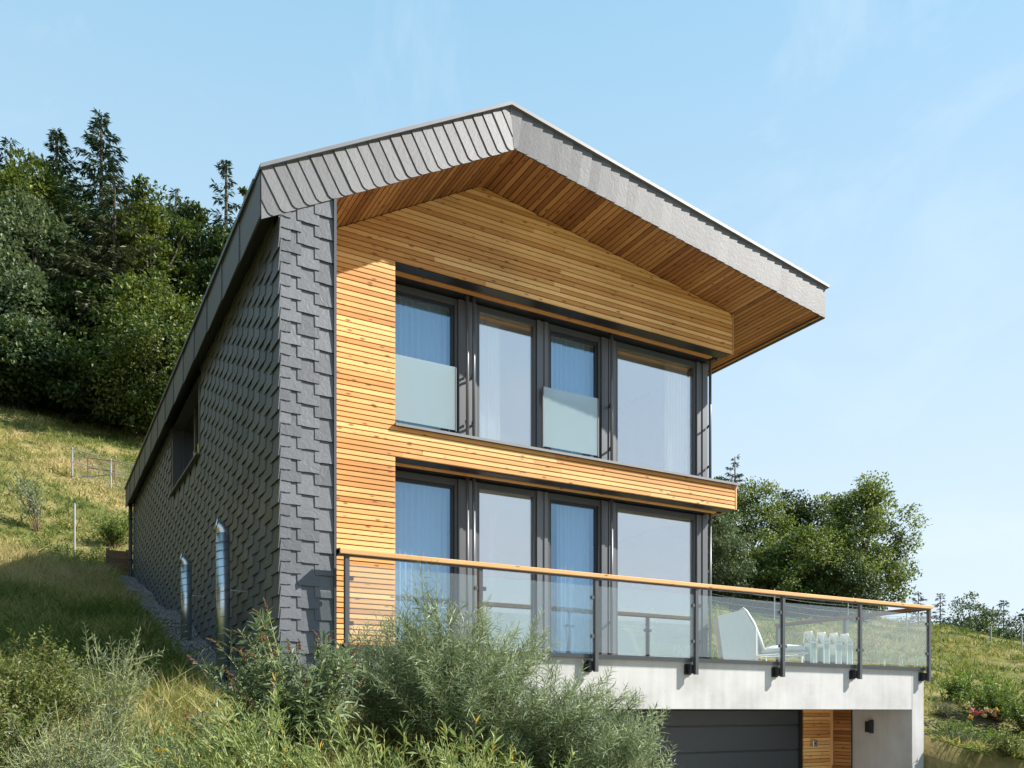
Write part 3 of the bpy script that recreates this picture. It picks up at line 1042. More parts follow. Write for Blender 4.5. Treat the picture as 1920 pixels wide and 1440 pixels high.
for x in PX:
    p_ = MB(); p_.box(x - .03, x + .03, 10.172, 10.235, .585, 1.924)
    po = p_.build('post', M['metal'], rail, bevel=.004)
    b_ = MB(); b_.box(x - .10, x - .035, 10.225, 10.30, .60, .74); b_.box(x - .045, x + .0, 10.236, 10.31, .62, .72)
    b_.box(x - .13, x - .0, 10.302, 10.329, .585, .755)
    b_.build('bracket', M['metal_dk'], po)
    for zc in (1.10, 1.66):
        for s in (-1, 1):
            if (x < 3.5 and s < 0) or (x > 14.7 and s > 0): continue
            c_ = MB(); c_.box(x + s * .058 - .025, x + s * .058 + .025, 10.18, 10.226, zc - .025, zc + .025)
            c_.build('glass_clamp', M['metal'], po)
for xa, xb in zip(PX[:-1], PX[1:]):
    g_ = MB(); g_.box(xa + .048, xb - .048, 10.197, 10.209, .87, 1.83); g_.build('glass_pane', M['rail_glass'], rail)
for y in (12.1, 13.95):
    p_ = MB(); p_.box(14.77, 14.84, y - .03, y + .03, .585 if y < 13 else .8, 1.924); p_.build('post', M['metal'], rail)
for ya, yb in ((10.25, 12.06), (12.14, 13.91)):
    g_ = MB(); g_.box(14.80, 14.812, ya, yb, .87, 1.83); g_.build('glass_pane', M['rail_glass'], rail)

# --- spiral-duct ventilation pipes beside the slate wall
def vent(y, zb, zt, r, label):
    x = 2.31
    t = thing('ventilation_pipe', (x, y, zb), label, 'pipe', 'galvanised pipes beside the slate wall')
    v_ = MB(); v_.tube([(x, y, zb), (x, y, zt - .16)], r, 24); v_.build('pipe', M['steel'], t, smooth=True)
    v_ = MB()
    ctr = []
    for i in range(7):
        a_ = i / 6 * math.radians(80)
        ctr.append((x - .12 * (1 - math.cos(a_)), y + .02 * i / 6, zt - .16 + .12 * math.sin(a_)))
    for i in range(len(ctr) - 1):     # lobster-back elbow of short segments
        v_.tube([ctr[i], ctr[i + 1]], r * (1.04 if i % 2 else 1.015), 24, cap=(i == len(ctr) - 2))
    v_.build('elbow', M['steel'], t, smooth=True)
    v_ = MB()
    pts = []
    turns = int((zt - zb - .2) / .115)
    for i in range(turns * 16 + 1):
        a_ = i / 16 * 2 * math.pi
        pts.append((x + r * 1.005 * math.cos(a_), y + r * 1.005 * math.sin(a_), zb + .02 + i / 16 * .115))
    v_.tube(pts, .0045, 4); v_.build('spiral_seam', M['steel_seam'], t)
    v_ = MB(); zc = zb + (zt - zb) * .55
    v_.tube([(x, y, zc), (x, y, zc + .03)], r * 1.06, 24); v_.bar((x + r, y, zc + .015), (SWX - .02, y, zc + .015), .014, .014)
    v_.build('clamp', M['chrome'], t)
    return t


t = vent(15.45, 1.15, 2.66, .088, 'shorter galvanised ventilation pipe nearer the far end of the slate wall')
t = vent(12.25, .52, 2.62, .092, 'taller galvanised ventilation pipe nearer the front corner of the house')
v = MB(); v.tube([(2.31, 12.25, .20), (2.31, 12.25, .53)], .104, 24); v.build('base_sleeve', M['metal_dk'], t, smooth=True)

# --- wall lamp and bell box
lm = thing('wall_lamp', (14.49, 11.22, -.45), 'small black box lamp on the grey concrete carport wall', 'lamp')
v = MB(); v.box(14.463, 14.488, 11.17, 11.27, -.42, -.16); v.build('back_plate', M['metal_dk'], lm)
v = MB(); v.box(14.36, 14.462, 11.16, 11.28, -.40, -.18); v.build('housing', M['metal_dk'], lm, bevel=.006)
bb = thing('bell_box', (13.86, 12.13, -.7), 'small stainless steel bell box on the larch boards by the garage door', 'bell box')
v = MB(); v.box(13.80, 13.93, 12.06, 12.146, -.70, -.57); v.build('housing', M['chrome'], bb, bevel=.01)
v = MB(); v.tube([(13.865, 12.06, -.635), (13.865, 12.05, -.635)], .02, 12); v.build('button', M['metal'], bb)

# --- terrace furniture
ch = thing('lounge_chair', (11.62, 11.55, ZD), 'white canvas lounge chair with a high back behind the terrace glass', 'chair')
cx0, cy0 = 11.36, 11.55
ch.rotation_euler.z = math.radians(-36)


def sheet(pts, wdir, w, th):
    """padded cushion following pts, width along wdir"""
    wd = Vector(wdir).normalized()
    vs_, fs_ = [], []
    m_ = 6
    P_ = [Vector(p) for p in pts]
    for i, p in enumerate(P_):
        d = (P_[min(i + 1, len(P_) - 1)] - P_[max(0, i - 1)]).normalized()
        n_ = wd.cross(d).normalized()
        puff = 1 - .35 * abs(2 * i / (len(P_) - 1) - 1) ** 4
        for j in range(m_ + 1):
            t_ = j / m_ * 2 - 1
            e = (1 - .8 * abs(t_) ** 5) * puff
            vs_.append(p + wd * (t_ * w / 2) + n_ * (th / 2 * e))
        for j in range(m_ + 1):
            t_ = 1 - j / m_ * 2
            e = (1 - .8 * abs(t_) ** 5) * puff
            vs_.append(p + wd * (t_ * w / 2) - n_ * (th / 2 * e))
    R = 2 * (m_ + 1)
    for i in range(len(P_) - 1):
        for j in range(R):
            fs_.append((i * R + j, i * R + (j + 1) % R, (i + 1) * R + (j + 1) % R, (i + 1) * R + j))
    fs_.append(tuple(range(R - 1, -1, -1))); fs_.append(tuple(range((len(P_) - 1) * R, len(P_) * R)))
    mb_ = MB(); mb_.add(vs_, fs_)
    return mb_


zc = ZD
sheet([(cx0 + .38, cy0, zc + .30), (cx0 + .60, cy0, zc + .34), (cx0 + .85, cy0, zc + .36), (cx0 + 1.08, cy0, zc + .34), (cx0 + 1.2, cy0, zc + .28)], (0, 1, 0), .62, .15).build('seat_cushion', M['fabric'], ch, smooth=True)
sheet([(cx0 + .42, cy0, zc + .30), (cx0 + .33, cy0, zc + .55), (cx0 + .22, cy0, zc + .82), (cx0 + .10, cy0, zc + 1.02), (cx0 + .03, cy0, zc + 1.10)], (0, 1, 0), .62, .10).build('backrest', M['fabric'], ch, smooth=True)
v = MB()
v.add([(cx0 - .30, cy0 - .31, zc + .05), (cx0 + .30, cy0 - .31, zc + .05), (cx0 + .30, cy0 - .31, zc + .62), (cx0 + .05, cy0 - .31, zc + 1.06), (cx0 - .42, cy0 - .31, zc + .95),
       (cx0 - .30, cy0 + .31, zc + .05), (cx0 + .30, cy0 + .31, zc + .05), (cx0 + .30, cy0 + .31, zc + .62), (cx0 + .05, cy0 + .31, zc + 1.06), (cx0 - .42, cy0 + .31, zc + .95)],
      [(0, 1, 2, 3, 4), (9, 8, 7, 6, 5), (0, 5, 6, 1), (1, 6, 7, 2), (2, 7, 8, 3), (3, 8, 9, 4), (4, 9, 5, 0)])
v.build('back_cover', M['fabric'], ch)
for s in (-1, 1):
    yy2 = cy0 + s * .34
    v = MB(); v.tube([(cx0 + .26, yy2, zc), (cx0 + .26, yy2, zc + .72)], .012, 8); v.build('leg', M['white_paint'], ch)
    v = MB(); v.tube([(cx0 + .5, yy2, zc + .06), (cx0 + 1.22, yy2, zc + .27)], .012, 8); v.build('frame_bar', M['white_paint'], ch)
    v = MB(); v.tube([(cx0 + 1.22, yy2, zc + .27), (cx0 + 1.28, yy2, zc)], .012, 8); v.build('leg', M['white_paint'], ch)
    v = MB(); v.tube([(cx0 + .26, yy2, zc + .22), (cx0 + 1.22, yy2, zc + .27)], .012, 8); v.build('frame_bar', M['white_paint'], ch)
tb = thing('side_table', (12.35, 12.1, ZD), 'low white table with a glass top between lounge chair and lanterns', 'table')
v = MB(); v.box(12.72, 13.3, 11.85, 12.35, ZD + .36, ZD + .375); v.build('glass_top', M['rail_glass'], tb)
for sx in (12.75, 13.27):
    for sy in (11.88, 12.32):
        v = MB(); v.tube([(sx, sy, ZD), (sx, sy, ZD + .36)], .012, 6); v.build('leg', M['white_paint'], tb)
WH = ['leftmost of the four white lanterns on the terrace, next to the chair', 'second white lantern from the chair behind the terrace glass',
      'third white lantern from the chair behind the terrace glass', 'rightmost of the four white lanterns on the terrace']
for k, lx in enumerate((12.22, 12.56, 12.88, 13.18)):
    ly = 10.75; hw = .075; zb = ZD; zt = ZD + .44
    l = thing('lantern', (lx, ly, zb), WH[k], 'lantern', 'white lanterns on the terrace')
    v = MB(); v.box(lx - hw, lx + hw, ly - hw, ly + hw, zb, zb + .03); v.build('base', M['white_paint'], l)
    for sx in (-1, 1):
        for sy in (-1, 1):
            v = MB(); v.box(lx + sx * (hw - .008) - .008, lx + sx * (hw - .008) + .008, ly + sy * (hw - .008) - .008, ly + sy * (hw - .008) + .008, zb + .031, zt); v.build('post', M['white_paint'], l)
    for (x0, x1, y0, y1) in ((lx - hw + .017, lx + hw - .017, ly - hw + .004, ly - hw + .008), (lx - hw + .017, lx + hw - .017, ly + hw - .008, ly + hw - .004),
                             (lx - hw + .004, lx - hw + .008, ly - hw + .017, ly + hw - .017), (lx + hw - .008, lx + hw - .004, ly - hw + .017, ly + hw - .017)):
        v = MB(); v.box(x0, x1, y0, y1, zb + .031, zt - .002); v.build('pane', M['lantern_glass'], l)
    e = hw + .012
    ax, az_ = lx - .05, zt + .165
    for yy3 in (ly - hw, ly + hw):       # open triangular gables
        v = MB()
        v.bar((lx - e, yy3, zt + .008), (lx + e, yy3, zt + .008), .018, .024)
        v.bar((lx - e, yy3, zt + .016), (ax, yy3, az_), .018, .024)
        v.bar((lx + e, yy3, zt + .016), (ax, yy3, az_), .018, .024)
        v.build('gable_frame', M['white_paint'], l)
    v = MB()
    v.add([(lx + e + .004, ly - e, zt + .02), (lx + e + .004, ly + e, zt + .02), (ax, ly + e, az_ + .012), (ax, ly - e, az_ + .012),
           (lx + e + .004, ly - e, zt + .012), (lx + e + .004, ly + e, zt + .012), (ax, ly + e, az_ + .002), (ax, ly - e, az_ + .002)],
          [(0, 1, 2, 3), (7, 6, 5, 4), (0, 4, 5, 1), (1, 5, 6, 2), (2, 6, 7, 3), (3, 7, 4, 0)])
    v.build('roof', M['white_paint'], l)
    v = MB(); v.box(ax - .022, ax + .022, ly - e * .9, ly + e * .9, az_ + .013, az_ + .045); v.build('handle', M['white_paint'], l, bevel=.01)
    v = MB(); v.tube([(lx, ly, zb + .031), (lx, ly, zb + .2)], .035, 12); v.build('candle', M['candle'], l)

# ------------------------------------------------------------------ vegetation
LM = {}
LM['beech'] = leaf_mat('beech_leaf', [(0.0, (0.026, 0.050, 0.010)), (0.5, (0.070, 0.105, 0.020)), (1.0, (0.17, 0.20, 0.042))], 0.3)
LM['dark'] = leaf_mat('dark_leaf', [(0.0, (0.016, 0.034, 0.010)), (0.5, (0.036, 0.066, 0.017)), (1.0, (0.085, 0.120, 0.030))], 0.22)
LM['field'] = leaf_mat('field_tree_leaf', [(0.0, (0.040, 0.070, 0.016)), (0.5, (0.105, 0.150, 0.034)), (1.0, (0.23, 0.27, 0.075))], 0.35)
LM['grey'] = leaf_mat('greyish_leaf', [(0.0, (0.045, 0.070, 0.030)), (0.5, (0.085, 0.120, 0.050)), (1.0, (0.16, 0.20, 0.095))], 0.3)
LM['spruce'] = leaf_mat('spruce_needle', [(0.0, (0.016, 0.040, 0.022)), (0.5, (0.032, 0.066, 0.032)), (1.0, (0.060, 0.100, 0.042))], 0.12)
LM['spruce_o'] = leaf_mat('olive_spruce_needle', [(0.0, (0.030, 0.040, 0.016)), (0.5, (0.062, 0.080, 0.030)), (1.0, (0.115, 0.125, 0.048))], 0.15)
LM['willow'] = leaf_mat('rosemary_willow_leaf', [(0.0, (0.085, 0.125, 0.058)), (0.5, (0.19, 0.245, 0.125)), (1.0, (0.44, 0.49, 0.32))], 0.3, 0.45)
LM['lime'] = leaf_mat('lime_willow_leaf', [(0.0, (0.09, 0.13, 0.04)), (0.5, (0.20, 0.26, 0.085)), (0.93, (0.38, 0.43, 0.17)), (1.0, (0.50, 0.30, 0.03))], 0.35, 0.45)
LM['buddleia'] = leaf_mat('buddleia_leaf', [(0.0, (0.05, 0.085, 0.038)), (0.6, (0.125, 0.175, 0.08)), (1.0, (0.27, 0.32, 0.17))], 0.3, 0.45)
LM['spike'] = leaf_mat('faded_flower_spike', [(0.0, (0.13, 0.075, 0.035)), (1.0, (0.32, 0.20, 0.10))], 0.1, 0.8)
LM['silver'] = leaf_mat('silvery_leaf', [(0.0, (0.09, 0.115, 0.065)), (0.5, (0.18, 0.215, 0.12)), (1.0, (0.34, 0.37, 0.22))], 0.28, 0.5)
LM['hedge'] = leaf_mat('bramble_leaf', [(0.0, (0.045, 0.075, 0.018)), (0.5, (0.11, 0.15, 0.035)), (1.0, (0.22, 0.24, 0.07))], 0.35)
LM['garden'] = leaf_mat('garden_leaf', [(0.0, (0.045, 0.09, 0.018)), (0.5, (0.10, 0.17, 0.03)), (1.0, (0.20, 0.28, 0.06))], 0.35)
LM['rose'] = leaf_mat('rose_petal', [(0.0, (0.75, 0.50, 0.10)), (0.5, (0.78, 0.66, 0.35)), (0.85, (0.75, 0.42, 0.35)), (1.0, (0.5, 0.03, 0.06))], 0.2)
LM['grass'] = leaf_mat('meadow_grass', [(0.0, (0.05, 0.085, 0.018)), (0.40, (0.15, 0.19, 0.045)), (0.65, (0.29, 0.27, 0.095)), (1.0, (0.50, 0.40, 0.21))], 0.35, 0.6, 0.2)


def tube_geo(pts, rad, n=4):
    pts = np.asarray(pts, float); rad = np.asarray(rad, float)
    d = np.gradient(pts, axis=0); d = nrm(d)
    a = np.cross(d, np.array([0.31, 0.93, 0.17])); a = nrm(a); b = np.cross(d, a)
    an = np.arange(n) * 2 * np.pi / n
    v = pts[:, None, :] + rad[:, None, None] * (a[:, None, :] * np.cos(an)[None, :, None] + b[:, None, :] * np.sin(an)[None, :, None])
    k = len(pts)
    i = np.arange(k - 1)[:, None] * n; j = np.arange(n)[None, :]; j2 = (j + 1) % n
    q = np.stack([i + j, i + j2, i + n + j2, i + n + j], -1).reshape(-1, 4)
    return v.reshape(-1, 3), q


class Acc:
    def __init__(self): self.v = []; self.q = []; self.t = []; self.n = 0

    def add(self, v, q, t=None):
        self.v.append(v); self.q.append(q + self.n); self.n += len(v)
        self.t.append(np.zeros(len(v)) if t is None else t)

    def build(self, name, mat, parent=None, base=None):
        return np_mesh(name, np.concatenate(self.v), np.concatenate(self.q), mat, parent, base, np.clip(np.concatenate(self.t), 0, 1))


def broadleaf(name, x, y, H, W, mat, label, n=9000, leaf=.30, low=.12, group=None, airy=0.0, top=0.5):
    zb = tz(x, y) - .2
    t = thing(name, (x, y, zb), label, 'tree', group)
    B = np.array([x, y, zb])
    tr = Acc()
    k = 9
    s = np.linspace(0, .82, k)
    sway = np.cumsum(rng.normal(0, .012 * H, (k, 2)), axis=0) * .6
    pts = np.stack([x + sway[:, 0], y + sway[:, 1], zb + s * H], -1)
    r0 = .022 * H
    tr.add(*tube_geo(pts, r0 * (1 - .85 * s / s[-1]), 7))
    # clumps fill an egg-shaped crown, denser towards its skin
    nc = max(30, int(n / 95))
    ph = rng.uniform(0, 2 * np.pi, nc)
    cz = rng.uniform(-1, 1, nc)
    rr = (.45 + .55 * rng.uniform(0, 1, nc) ** .5)
    wz = np.sqrt(np.maximum(0, 1 - cz ** 2))
    egg = 1 - .25 * cz
    lump = 1 + .26 * np.sin(3 * ph + 2.2 * cz + x) + .17 * np.sin(5 * ph - 3 * cz + y) + .10 * np.sin(9 * ph + 5 * cz)
    C = np.stack([rr * wz * egg * lump * np.cos(ph) * W / 2, rr * wz * egg * lump * np.sin(ph) * W / 2,
                  low * H + (cz * rr * .5 + .5) * H * (1 - low)], -1) + B
    C[:, 2] = np.minimum(C[:, 2], zb + H)
    # limbs to the clumps
    for c in C[:: max(1, nc // 26)]:
        f = np.clip((c[2] - zb) / H * .62, .12, .78)
        p0 = np.array([np.interp(f, s, pts[:, 0]), np.interp(f, s, pts[:, 1]), zb + f * H])
        mid = p0 * .45 + c * .55 + np.array([0, 0, -.03 * H])
        tt = np.linspace(0, 1, 6)[:, None]
        bz = (1 - tt) ** 2 * p0 + 2 * tt * (1 - tt) * mid + tt ** 2 * c
        tr.add(*tube_geo(bz, r0 * .38 * (1 - .85 * tt[:, 0]), 4))
    tr.build('trunk', M['bark'], t)
    per = int(n / nc)
    rc = W * (.105 - .02 * airy) + .1
    off = nrm(rng.normal(size=(nc, per, 3))) * (rng.uniform(0, 1, (nc, per, 1)) ** .45) * rc * rng.uniform(.7, 1.35, (nc, 1, 1)) * np.array([1.15, 1.15, .75])
    P = (C[:, None, :] + off).reshape(-1, 3)
    out = nrm(P - (B + np.array([0, 0, H * .5])))
    D = nrm(out * .7 + rng.normal(size=P.shape) * .8 + np.array([0, 0, -.25]))
    N = nrm(out * .6 + np.array([0, 0, .9]) + rng.normal(size=P.shape) * .45)
    L = leaf * rng.uniform(.7, 1.3, len(P))
    v, q = leaf_geo(P, D, L, L * .62, .12, N)
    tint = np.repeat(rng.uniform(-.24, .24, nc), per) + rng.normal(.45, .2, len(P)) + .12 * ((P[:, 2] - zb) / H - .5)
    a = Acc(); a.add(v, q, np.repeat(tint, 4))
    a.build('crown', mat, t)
    return t


def conifer(name, x, y, H, W, mat, label, n=22000, leaf=.5, low=.05, group=None, gap=0.0, droop=.35):
    zb = tz(x, y) - .2
    t = thing(name, (x, y, zb), label, 'tree', group)
    tr = Acc()
    tr.add(*tube_geo([(x, y, zb), (x, y, zb + H * .5), (x, y, zb + H * .985)], [.016 * H, .010 * H, .003 * H], 6))
    nb = int(H * 8)
    f = low + (1 - low) * np.sort(rng.uniform(0, 1, nb) ** 1.05)
    az = np.arange(nb) * 2.39996 + rng.normal(0, .3, nb)
    Ln = W / 2 * ((1 - f) ** .78 + .03) * rng.uniform(.5, 1.25, nb)
    if gap:
        Ln *= np.where(rng.uniform(0, 1, nb) < gap, .35, 1.0)
    a = Acc()
    wts = Ln / Ln.sum()
    for i in range(nb):
        m = max(10, int(n * wts[i]))
        dirh = np.array([math.cos(az[i]), math.sin(az[i]), 0])
        rise = .28 * f[i] - .10
        u = rng.uniform(.08, 1, m) ** .8
        sag = -droop * Ln[i] * u * (1 - .55 * u)
        spine = np.array([x, y, zb + f[i] * H]) + dirh * (u[:, None] * Ln[i])
        spine[:, 2] += rise * u * Ln[i] * 2 + sag
        side = np.array([-dirh[1], dirh[0], 0])
        sg = rng.choice([-1, 1], m)
        sp = rng.uniform(0, 1, m) * (.26 * Ln[i] * (1 - .75 * u) + .04)
        P = spine + side * (sg * sp)[:, None] + np.array([0, 0, -1]) * (sp * .35 + rng.uniform(0, .05, m))[:, None]
        D = nrm(dirh * .8 + side * (sg * .7)[:, None] + np.array([0, 0, -.45]) + rng.normal(size=(m, 3)) * .3)
        N = nrm(np.array([0, 0, 1.0]) + rng.normal(size=(m, 3)) * .5)
        L = leaf * rng.uniform(.6, 1.25, m)
        v, q = leaf_geo(P, D, L, L * .24, .1, N)
        a.add(v, q, np.repeat(rng.normal(.45, .2, m) + rng.uniform(-.12, .12), 4))
        if i % 3 == 0:
            us = np.linspace(0, 1, 4)
            b = np.array([x, y, zb + f[i] * H]) + dirh * (us[:, None] * Ln[i])
            b[:, 2] += rise * us * Ln[i] * 2 - droop * Ln[i] * us * (1 - .55 * us)
            tr.add(*tube_geo(b, .0035 * H * (1 - .8 * us) * (1.1 - f[i]), 4))
    tr.build('trunk', M['bark'], t)
    a.build('crown', mat, t)
    return t


def place(px, d):
    """ground position seen at image column px and forward distance d (a map bearing, used once to lay out the trees)"""
    u = (px - 960) / 1600.0
    return SX * u * d + CX * d, -CX * u * d + SX * d


def top_h(px, py, d):
    x, y = place(px, d)
    return x, y, (1335 - py) / 1600.0 * d - tz(x, y) + .2


G1 = 'woodland on the hillside left of the house'
for kind, px, py, d, wpx, mt, lab, kw in [
    ('c', 190, 208, 64, 290, 'spruce', 'tallest spruce standing out against the sky on the left', dict(gap=.25, n=20000)),
    ('c', 106, 243, 68, 230, 'spruce', 'dark spruce just left of the tallest spruce', dict(gap=.2)),
    ('c', 20, 262, 66, 280, 'spruce', 'broad dark conifer at the left edge of the picture', dict(droop=.2)),
    ('b', 55, 300, 64, 190, 'beech', 'green domed tree between the left edge and the spruces', dict(low=.3)),
    ('b', 278, 338, 62, 150, 'beech', 'yellow-green tree just right of the tallest spruce', dict(low=.1)),
    ('c', 424, 292, 68, 190, 'spruce', 'sparse spruce top rising left of the roof corner', dict(gap=.45, n=10000)),
    ('b', 462, 345, 70, 70, 'dark', 'small treetop touching the left roof edge', dict(n=4000)),
    ('b', 348, 372, 66, 150, 'dark', 'dark green rounded tree below the sparse spruce', dict(low=.15)),
    ('b', 420, 420, 64, 130, 'dark', 'dark tree half hidden by the left roof edge', dict(low=.1)),
    ('c', 215, 330, 59, 330, 'spruce_o', 'big olive spruce with hanging branches in the middle of the wood', dict(n=26000, droop=.55)),
    ('b', 60, 385, 60, 200, 'grey', 'grey-green tree in the left part of the wood', dict(low=.2)),
    ('b', 20, 480, 56, 170, 'grey', 'pale greyish tree at the left edge of the wood', dict(low=.25)),
    ('b', 150, 520, 58, 170, 'dark', 'shaded tree under the big olive spruce', dict(low=.05)),
    ('b', 300, 535, 52, 250, 'beech', 'bright beech in front of the wood beside the house', dict(n=24000, low=.10, leaf=.25)),
    ('b', 45, 620, 53, 230, 'dark', 'dark bushy tree at the lower left edge of the wood', dict(n=15000, low=.14)),
    ('b', 190, 650, 54, 170, 'dark', 'low dark tree at the foot of the wood', dict(low=.12)),
    ('b', 400, 560, 55, 170, 'beech', 'green tree behind the left eave of the house', dict(low=.05)),
    ('b', 130, 330, 74, 220, 'dark', 'dark tree deep in the wood behind the olive spruce', dict(low=.02)),  # deep rows added for darkness; dark leaves stand in for forest shade
    ('b', 320, 400, 74, 230, 'dark', 'dark tree deep in the wood left of the roof', dict(low=.02)),
    ('b', 20, 420, 74, 230, 'dark', 'dark tree deep in the wood near the left border', dict(low=.02)),
    ('b', 230, 480, 70, 230, 'dark', 'dark tree filling the wood behind the bright beech', dict(low=.0)),
    ('c', 330, 350, 76, 190, 'spruce', 'dark spruce behind the yellow-green tree', dict(n=12000)),
    ('b', -90, 420, 60, 220, 'beech', 'green tree cut by the left border of the picture', dict(low=.05)),
]:
    x, y, H = top_h(px, py, d)
    W = wpx / 1600.0 * d
    kw = dict(kw)
    if kind == 'c':
        conifer('spruce_tree', x, y, H, W, LM[mt], lab, group=G1, **kw)
    else:
        broadleaf('deciduous_tree', x, y, H, W, LM[mt], lab, group=G1, **dict(dict(n=15000), **kw))
# unseen continuation of the wood as one mass, added to shade the slate wall
wd = Acc()
for k in range(16):
    cxk, cyk = -17 - 2.2 * (k % 4) + rng.normal(0, 1), 4 + 3.6 * k + rng.normal(0, 1)
    hk = 17 + rng.normal(0, 2); zk = tz(cxk, cyk)
    m = 2600
    P = nrm(rng.normal(size=(m, 3))) * (rng.uniform(.3, 1, (m, 1)) ** .4) * np.array([4.2, 4.2, hk * .5]) + np.array([cxk, cyk, zk + hk * .52])
    L = .6 * rng.uniform(.7, 1.3, m)
    v, q = leaf_geo(P, rng.normal(size=(m, 3)), L, L * .6)
    wd.add(v, q, np.repeat(rng.normal(.45, .2, m), 4))
    wd.add(*tube_geo([(cxk, cyk, zk - .3), (cxk, cyk, zk + hk * .8)], [.28, .08], 6))
tag(wd.build('woodland', LM['dark'], None, (-20, 30, 5)), 'unseen wood added beyond the left border to shade the slate wall', 'wood', kind='stuff')
G2 = 'trees on the slope right of the house'
for kind, px, py, d, wpx, mt, lab, kw in [
    ('c', 1378, 852, 62, 130, 'spruce_o', 'spruce top right behind the first-floor band', dict(n=9000, leaf=0.299)),
    ('b', 1345, 880, 60, 70, 'dark', 'dark treetop beside the shutter tube at the house corner', dict(n=6750, leaf=0.184)),
    ('b', 1352, 955, 46, 110, 'grey', 'olive shrubby tree against the right house corner', dict(n=12000, leaf=0.149, low=.0)),
    ('b', 1415, 905, 52, 140, 'field', 'green tree under the storey band on the right', dict(n=13500, leaf=0.172, low=.02)),
    ('b', 1480, 925, 54, 130, 'dark', 'darker tree in the middle of the right-hand group', dict(n=13500, leaf=0.172, low=.02)),
    ('b', 1545, 925, 53, 120, 'field', 'tree with thin crown left of the big right-hand tree', dict(n=10500, leaf=0.172, low=.02)),
    ('b', 1520, 990, 46, 170, 'field', 'low spreading tree in front of the right-hand group', dict(n=16500, leaf=0.149, low=.08)),
    ('b', 1440, 1010, 47, 130, 'field', 'low green shrub tree above the terrace handrail', dict(n=12000, leaf=0.149, low=.0)),
    ('b', 1618, 897, 48, 150, 'field', 'big airy tree at the right end of the group', dict(n=24000, leaf=0.17, low=.04, airy=.4)),
    ('b', 1575, 1040, 45, 130, 'dark', 'dark undergrowth tree at the foot of the big airy tree', dict(n=10500, leaf=0.138, low=.0)),
]:
    x, y, H = top_h(px, py, d)
    W = wpx / 1600.0 * d
    if kind == 'c':
        conifer('spruce_tree', x, y, H, W, LM[mt], lab, group=G2, **kw)
    else:
        broadleaf('deciduous_tree', x, y, H, W, LM[mt], lab, group=G2, **kw)
G3 = 'far trees beyond the meadow crest'
for kind, px, py, d, wpx, mt, lab, kw in [
    ('c', 1722, 1106, 92, 90, 'spruce', 'far dark spruce just above the end of the handrail', dict(n=4000, leaf=.4)),
    ('c', 1763, 1110, 96, 95, 'spruce', 'far spruce left of the far rounded tree', dict(n=4000, leaf=.4)),
    ('b', 1818, 1116, 95, 115, 'grey', 'far rounded tree in the middle of the skyline', dict(n=5000, leaf=.28)),
    ('c', 1882, 1124, 96, 100, 'spruce', 'far spruce with a ragged top near the right border', dict(n=4000, leaf=.4)),
    ('b', 1925, 1138, 90, 130, 'dark', 'far dark tree cut by the right border', dict(n=5000, leaf=.28)),
    ('b', 1790, 1155, 80, 190, 'dark', 'far low bush line under the rounded tree', dict(n=5000, leaf=.28)),
    ('b', 1860, 1162, 78, 200, 'dark', 'far bushes above the crest at the right', dict(n=5000, leaf=.28)),
    ('b', 1740, 1152, 82, 150, 'dark', 'far bushes behind the corner post of the terrace', dict(n=4000, leaf=.28)),
    ('b', 1905, 1172, 76, 170, 'dark', 'far bushes at the right border just above the crest', dict(n=5000, leaf=.28, low=0)),
    ('b', 1830, 1170, 86, 170, 'field', 'far pale green bush between the far bushes', dict(n=5000, leaf=.28, low=0)),
    ('b', 1985, 1130, 88, 120, 'dark', 'far tree just outside the right border', dict(n=3000, leaf=.3)),
]:
    x, y, H = top_h(px, py, d)
    W = wpx / 1600.0 * d
    if kind == 'c':
        conifer('spruce_tree', x, y, H, W, LM[mt], lab, group=G3, **kw)
    else:
        broadleaf('deciduous_tree', x, y, H, W, LM[mt], lab, group=G3, **kw)


